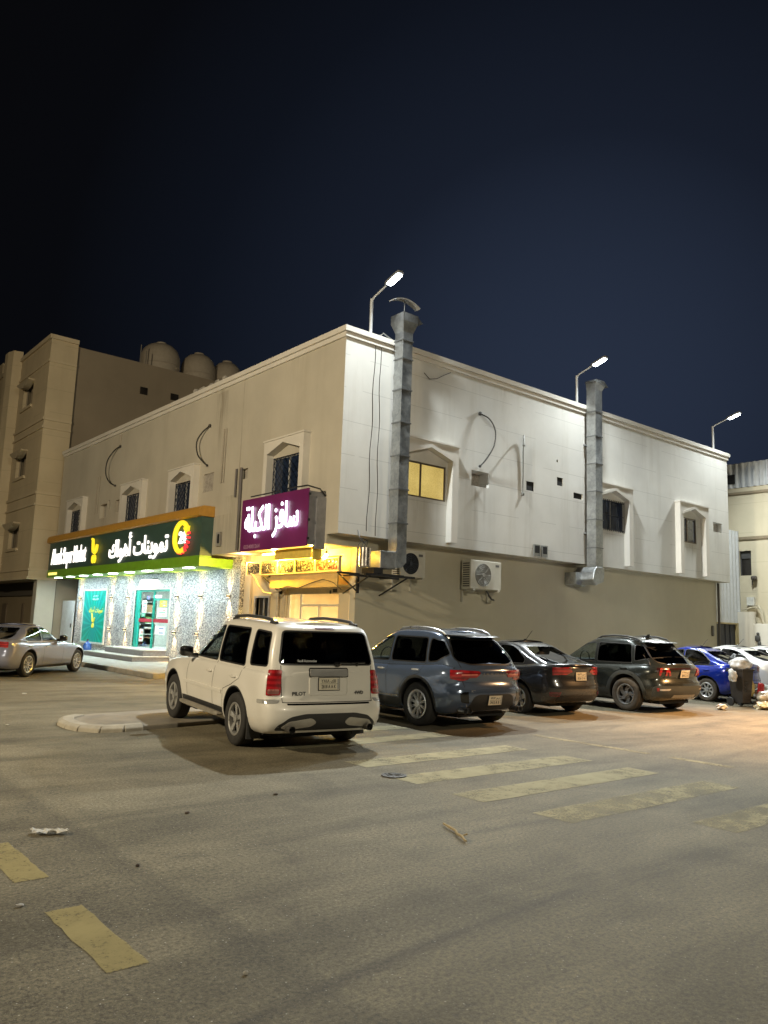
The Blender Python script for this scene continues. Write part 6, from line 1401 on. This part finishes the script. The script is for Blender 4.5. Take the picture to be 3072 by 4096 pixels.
# ---------------------------------------------------------------- saloons
def sedan(x, y, head, label, pnt, kind, group='cars parked along the white wall'):
    c = Car('parked_car', label, 'car', x, y, head, pnt, group)
    wb, ro, fo, W2, H, R_ = dict(dark=(2.60, .98, .86, .865, 1.455, .315), blue=(2.57, .92, .84, .86, 1.475, .315), white=(2.70, 1.02, .88, .89, 1.44, .325), silver=(2.80, 1.08, .95, .92, 1.445, .345))[kind]
    dk = dict(dark=1.03, blue=1.045, white=1.05, silver=1.03)[kind]; be = .96 if kind != 'silver' else .95
    rx = -ro; fx = wb+fo
    top = curve([(rx, dk-.03), (rx+.15, dk), (-.50, dk), (.05, be+.03), (1.9, be-.01), (2.3, be-.04), (wb+.3, .84), (fx-.15, .74), (fx, .64)]); bot = curve([(rx, .33), (-.45, .22), (wb, .21), (fx, .24)])
    hv = curve([(0, .84), (.06, .92), (.2, .965), (.42, .985), (.62, 1.0), (.76, .995), (.87, .965), (.95, .92), (1, .86)])
    low = dict(vs=LV, rear=curve([(0, rx+.12), (.10, rx+.04), (.3, rx), (.46, rx+.01), (.56, rx+.05), (.72, rx+.06), (.86, rx+.04), (.94, rx+.02), (1, rx+.06)]), front=curve([(0, fx-.10), (.2, fx-.01), (.6, fx), (.9, fx-.10), (1, fx-.25)]),
               hw=lambda v: hv(v)*W2, ar=.50, af=.65, pr=2.8, pf=2.4, top=top, bot=bot, plan=curve([(rx, .90), (-.4, .975), (.5, .995), (2.2, 1.0), (wb+.3, .975), (fx, .84)]), crown=.03, flare=flarefn(wb, R_, .018, .41), ns=44)
    cv = curve([(0, .90), (.25, .865), (.7, .75), (.88, .69), (.95, .655), (.985, .61), (1, .55)])
    cab = dict(vs=CV, rear=curve([(0, -.72), (.3, -.45), (.6, -.13), (.82, .13), (.93, .31), (1, .55)]), front=curve([(0, 2.25), (.5, 1.70), (.85, 1.30), (.95, 1.15), (1, .95)]),
               hw=lambda v: cv(v)*W2, ar=.34, af=.42, pr=3.0, pf=2.5, top=curve([(-.7, H-.10), (.2, H-.030), (.8, H), (1.3, H-.015), (2.2, H-.09)]), bot=lambda q: top(q)-.05, plan=curve([(-.75, .92), (.0, .975), (.7, 1.0), (1.5, .985), (2.2, .93)]), crown=.035, ns=36)
    c.cut_b, c.cut_f, c.seats = .50, 1.1, (1.12, .40)
    c.tint = {'B': 'privacy_glass', 'L': 'side_glass' if kind == 'silver' else 'privacy_glass', 'R': 'side_glass' if kind == 'silver' else 'privacy_glass', 'F': 'windscreen_glass'}
    zs = be+.05; zt_ = H-.085
    fd = [(1.82, zs), (1.30, zt_-.04), (.80, zt_), (.78, zs)]; rd = [(.71, zs), (.73, zt_), (.40, zt_-.012), (.22, zt_-.08), (-.06, zs+.09), (-.04, zs+.01)]
    wins = [(v, p) for v in 'LR' for p in (fd, rd)]+[('B', [(.56, dk+.05), (.43, zt_-.015), (-.43, zt_-.015), (-.56, dk+.05)]), ('F', [(.62, zs+.02), (.50, zt_), (-.50, zt_), (-.62, zs+.02)])]
    c.body(low, cab, wb, 1.5, R_+.055, wins, R_)
    st = dict(dark=dict(n=5, w=(.06, .04), pair=.06, mat='alloy_plain', col=(.42, .42, .42)), blue=dict(n=8, w=(.045, .035), mat='alloy_blue_car', col=(.66, .66, .66)), white=dict(n=10, w=(.03, .03), mat='alloy_white_car', col=(.55, .55, .55)), silver=dict(n=10, w=(.034, .034), twist=.15, mat='alloy_silver_car', col=(.62, .62, .62)))[kind]
    c.wheels(W2*2-.235, R_, R_-.110, .205, st, dirty=1 if kind == 'blue' else 0)
    d_ = dk
    for s_ in (1, -1):
        v = 'L' if s_ == 1 else 'R'
        if kind in ('dark', 'white'):
            o = c.patch('tail_light', [(.02, d_-.06), (-.14, d_-.055), (-.38, d_-.035), (-.22, d_-.115), (-.16, d_-.20), (.02, d_-.21)], (s_, 40), redl, r=.012, off=.010, th=.03, grid=.03)
            c.patch('tail_light', [(s_*.66, d_-.20), (s_*.64, d_-.055), (s_*.30, d_-.085), (s_*.26, d_-.14), (s_*.40, d_-.20)], 'B', redl, r=.012, off=.012, th=.03, grid=.03)
            c.patch('rear_reflector', [(-.16, .50), (.08, .49), (.08, .41), (-.13, .40)], (s_, 40), lens('dim_red_lens', (.14, .01, .02)), r=.015, off=.010, th=.02, grid=.03)
        else:
            c.patch('tail_light', [(.03, d_-.06), (-.34, d_-.04), (-.30, d_-.16), (-.05, d_-.21), (.03, d_-.21)], (s_, 40), redl, r=.02, off=.010, th=.03, grid=.03)
            c.patch('tail_light', [(s_*.62, d_-.20), (s_*.60, d_-.06), (s_*.40, d_-.07), (s_*.42, d_-.19)], 'B', redl, r=.02, off=.012, th=.03, grid=.03)
        c.arch('arch_lip', 0, R_+.02, R_+.050, R_+.064, v, plastic, off=.003, th=.015); c.arch('arch_lip', wb, R_+.02, R_+.050, R_+.064, v, plastic, off=.003, th=.015)
        c.strip('sill_trim', [(.36, .265), (wb-.36, .265)], .06, v, plastic, off=.004, th=.015)
        c.patch('headlight', [(s_*.80, .60), (s_*.45, .58), (s_*.45, .66), (s_*.78, .70)], 'F', clearl, r=.03, off=.01)
    c.patch('grille', [(.45, .36), (-.45, .36), (-.42, .60), (.42, .60)], 'F', gloss, off=.008)
    c.patch('lower_bumper', [(.62, .30), (.56, .43), (-.56, .43), (-.62, .30)], 'B', plastic, r=.04, off=.006, th=.03)
    if kind == 'dark':
        c.strip('boot_edge', [(.55, d_-.02), (-.55, d_-.02)], .03, 'B', gloss, off=.03, th=.04); c.plate(0, .80, ('\u0668\u0665\u0662\u0666 \u0646\u062f', '8526 D N'), w=.31, h=.16)
    elif kind == 'blue': c.plate(0, .46, ('\u0661\u0669\u0663\u0664 \u0633\u0639', '1934 E S'), w=.31, h=.16)
    else: c.plate(0, .80, ('\u0665\u0660\u0667\u0661 \u0642\u0648', '5071 U G'), w=.31, h=.16)
    c.seams([[(.56, d_-.03), (.52, .68), (.48, .62)], [(-.56, d_-.03), (-.52, .68), (-.48, .62)], [(.50, .615), (-.50, .615)]], 'B')
    c.seams([[(.745, zs), (.745, .34)], [(-.16, zs), (-.10, .86), (.22, .72), (.38, .60), (.40, .34)], [(1.84, zs), (1.86, .8), (1.84, .34)]], 'LR')
    c.handles([(.92, be-.13), (.0, be-.10)], chrome if kind == 'silver' else c.paint); c.mirrors(1.66, zs+.06, W2-.04, gloss if kind == 'silver' else c.paint)
    c.root.scale = (1.05, 1.05, 1.05) if kind in ('dark', 'white') else (1, 1, 1)
    if kind in ('silver', 'blue'):
        for v in 'LR': c.strip('chrome_window_line', [(1.84, zs-.03), (.3, zs-.03), (-.05, zs-.02), (-.12, zs+.08), (.20, zt_-.055), (.40, zt_+.016), (.8, zt_+.03), (1.30, zt_-.01)] if kind == 'silver' else [(1.84, zs-.03), (-.2, zs-.02)], .018, v, chrome if kind == 'silver' else gloss, off=.006, th=.01)
    if kind in ('dark', 'blue', 'white'):
        p = c.hit('T', .62, .0)[0]; b = MB(); b.tube([(.62, 0, p.z-.01), (.42, .0, p.z+.20)], .006, 5); b.sbox((.63, 0, p.z), (.07, .04, .04), 3, n=5); b.build('roof_antenna', gloss, c.root, local=True)
    return c
sedan(2.0, -5.36, rad(86), 'dark grey sedan with a roof aerial between the two SUVs', paint('dark_grey_car_paint', (.034, .036, .041), .45, .24, .5), 'dark')
sedan(9.86, -5.38, rad(87), 'bright blue sedan partly hidden behind the rubbish bin', paint('bright_blue_car_paint', (.004, .026, .33), .25, .20, .35), 'blue')
sedan(12.25, -5.3, rad(87), 'white sedan at the right edge just past the blue car', paint('white_sedan_paint', (.72, .72, .70), 0., .30), 'white')
sedan(15.2, -5.0, rad(87), 'farther white sedan cut off by the right edge behind the nearer white sedan', paint('second_white_paint', (.70, .71, .72), 0., .30), 'white')
sedan(-6.16, 7.40, rad(44.5), 'silver grey sedan at the left edge facing the supermarket', paint('silver_car_paint', (.26, .285, .40), .35, .20, .2), 'silver', 'cars parked outside the supermarket')
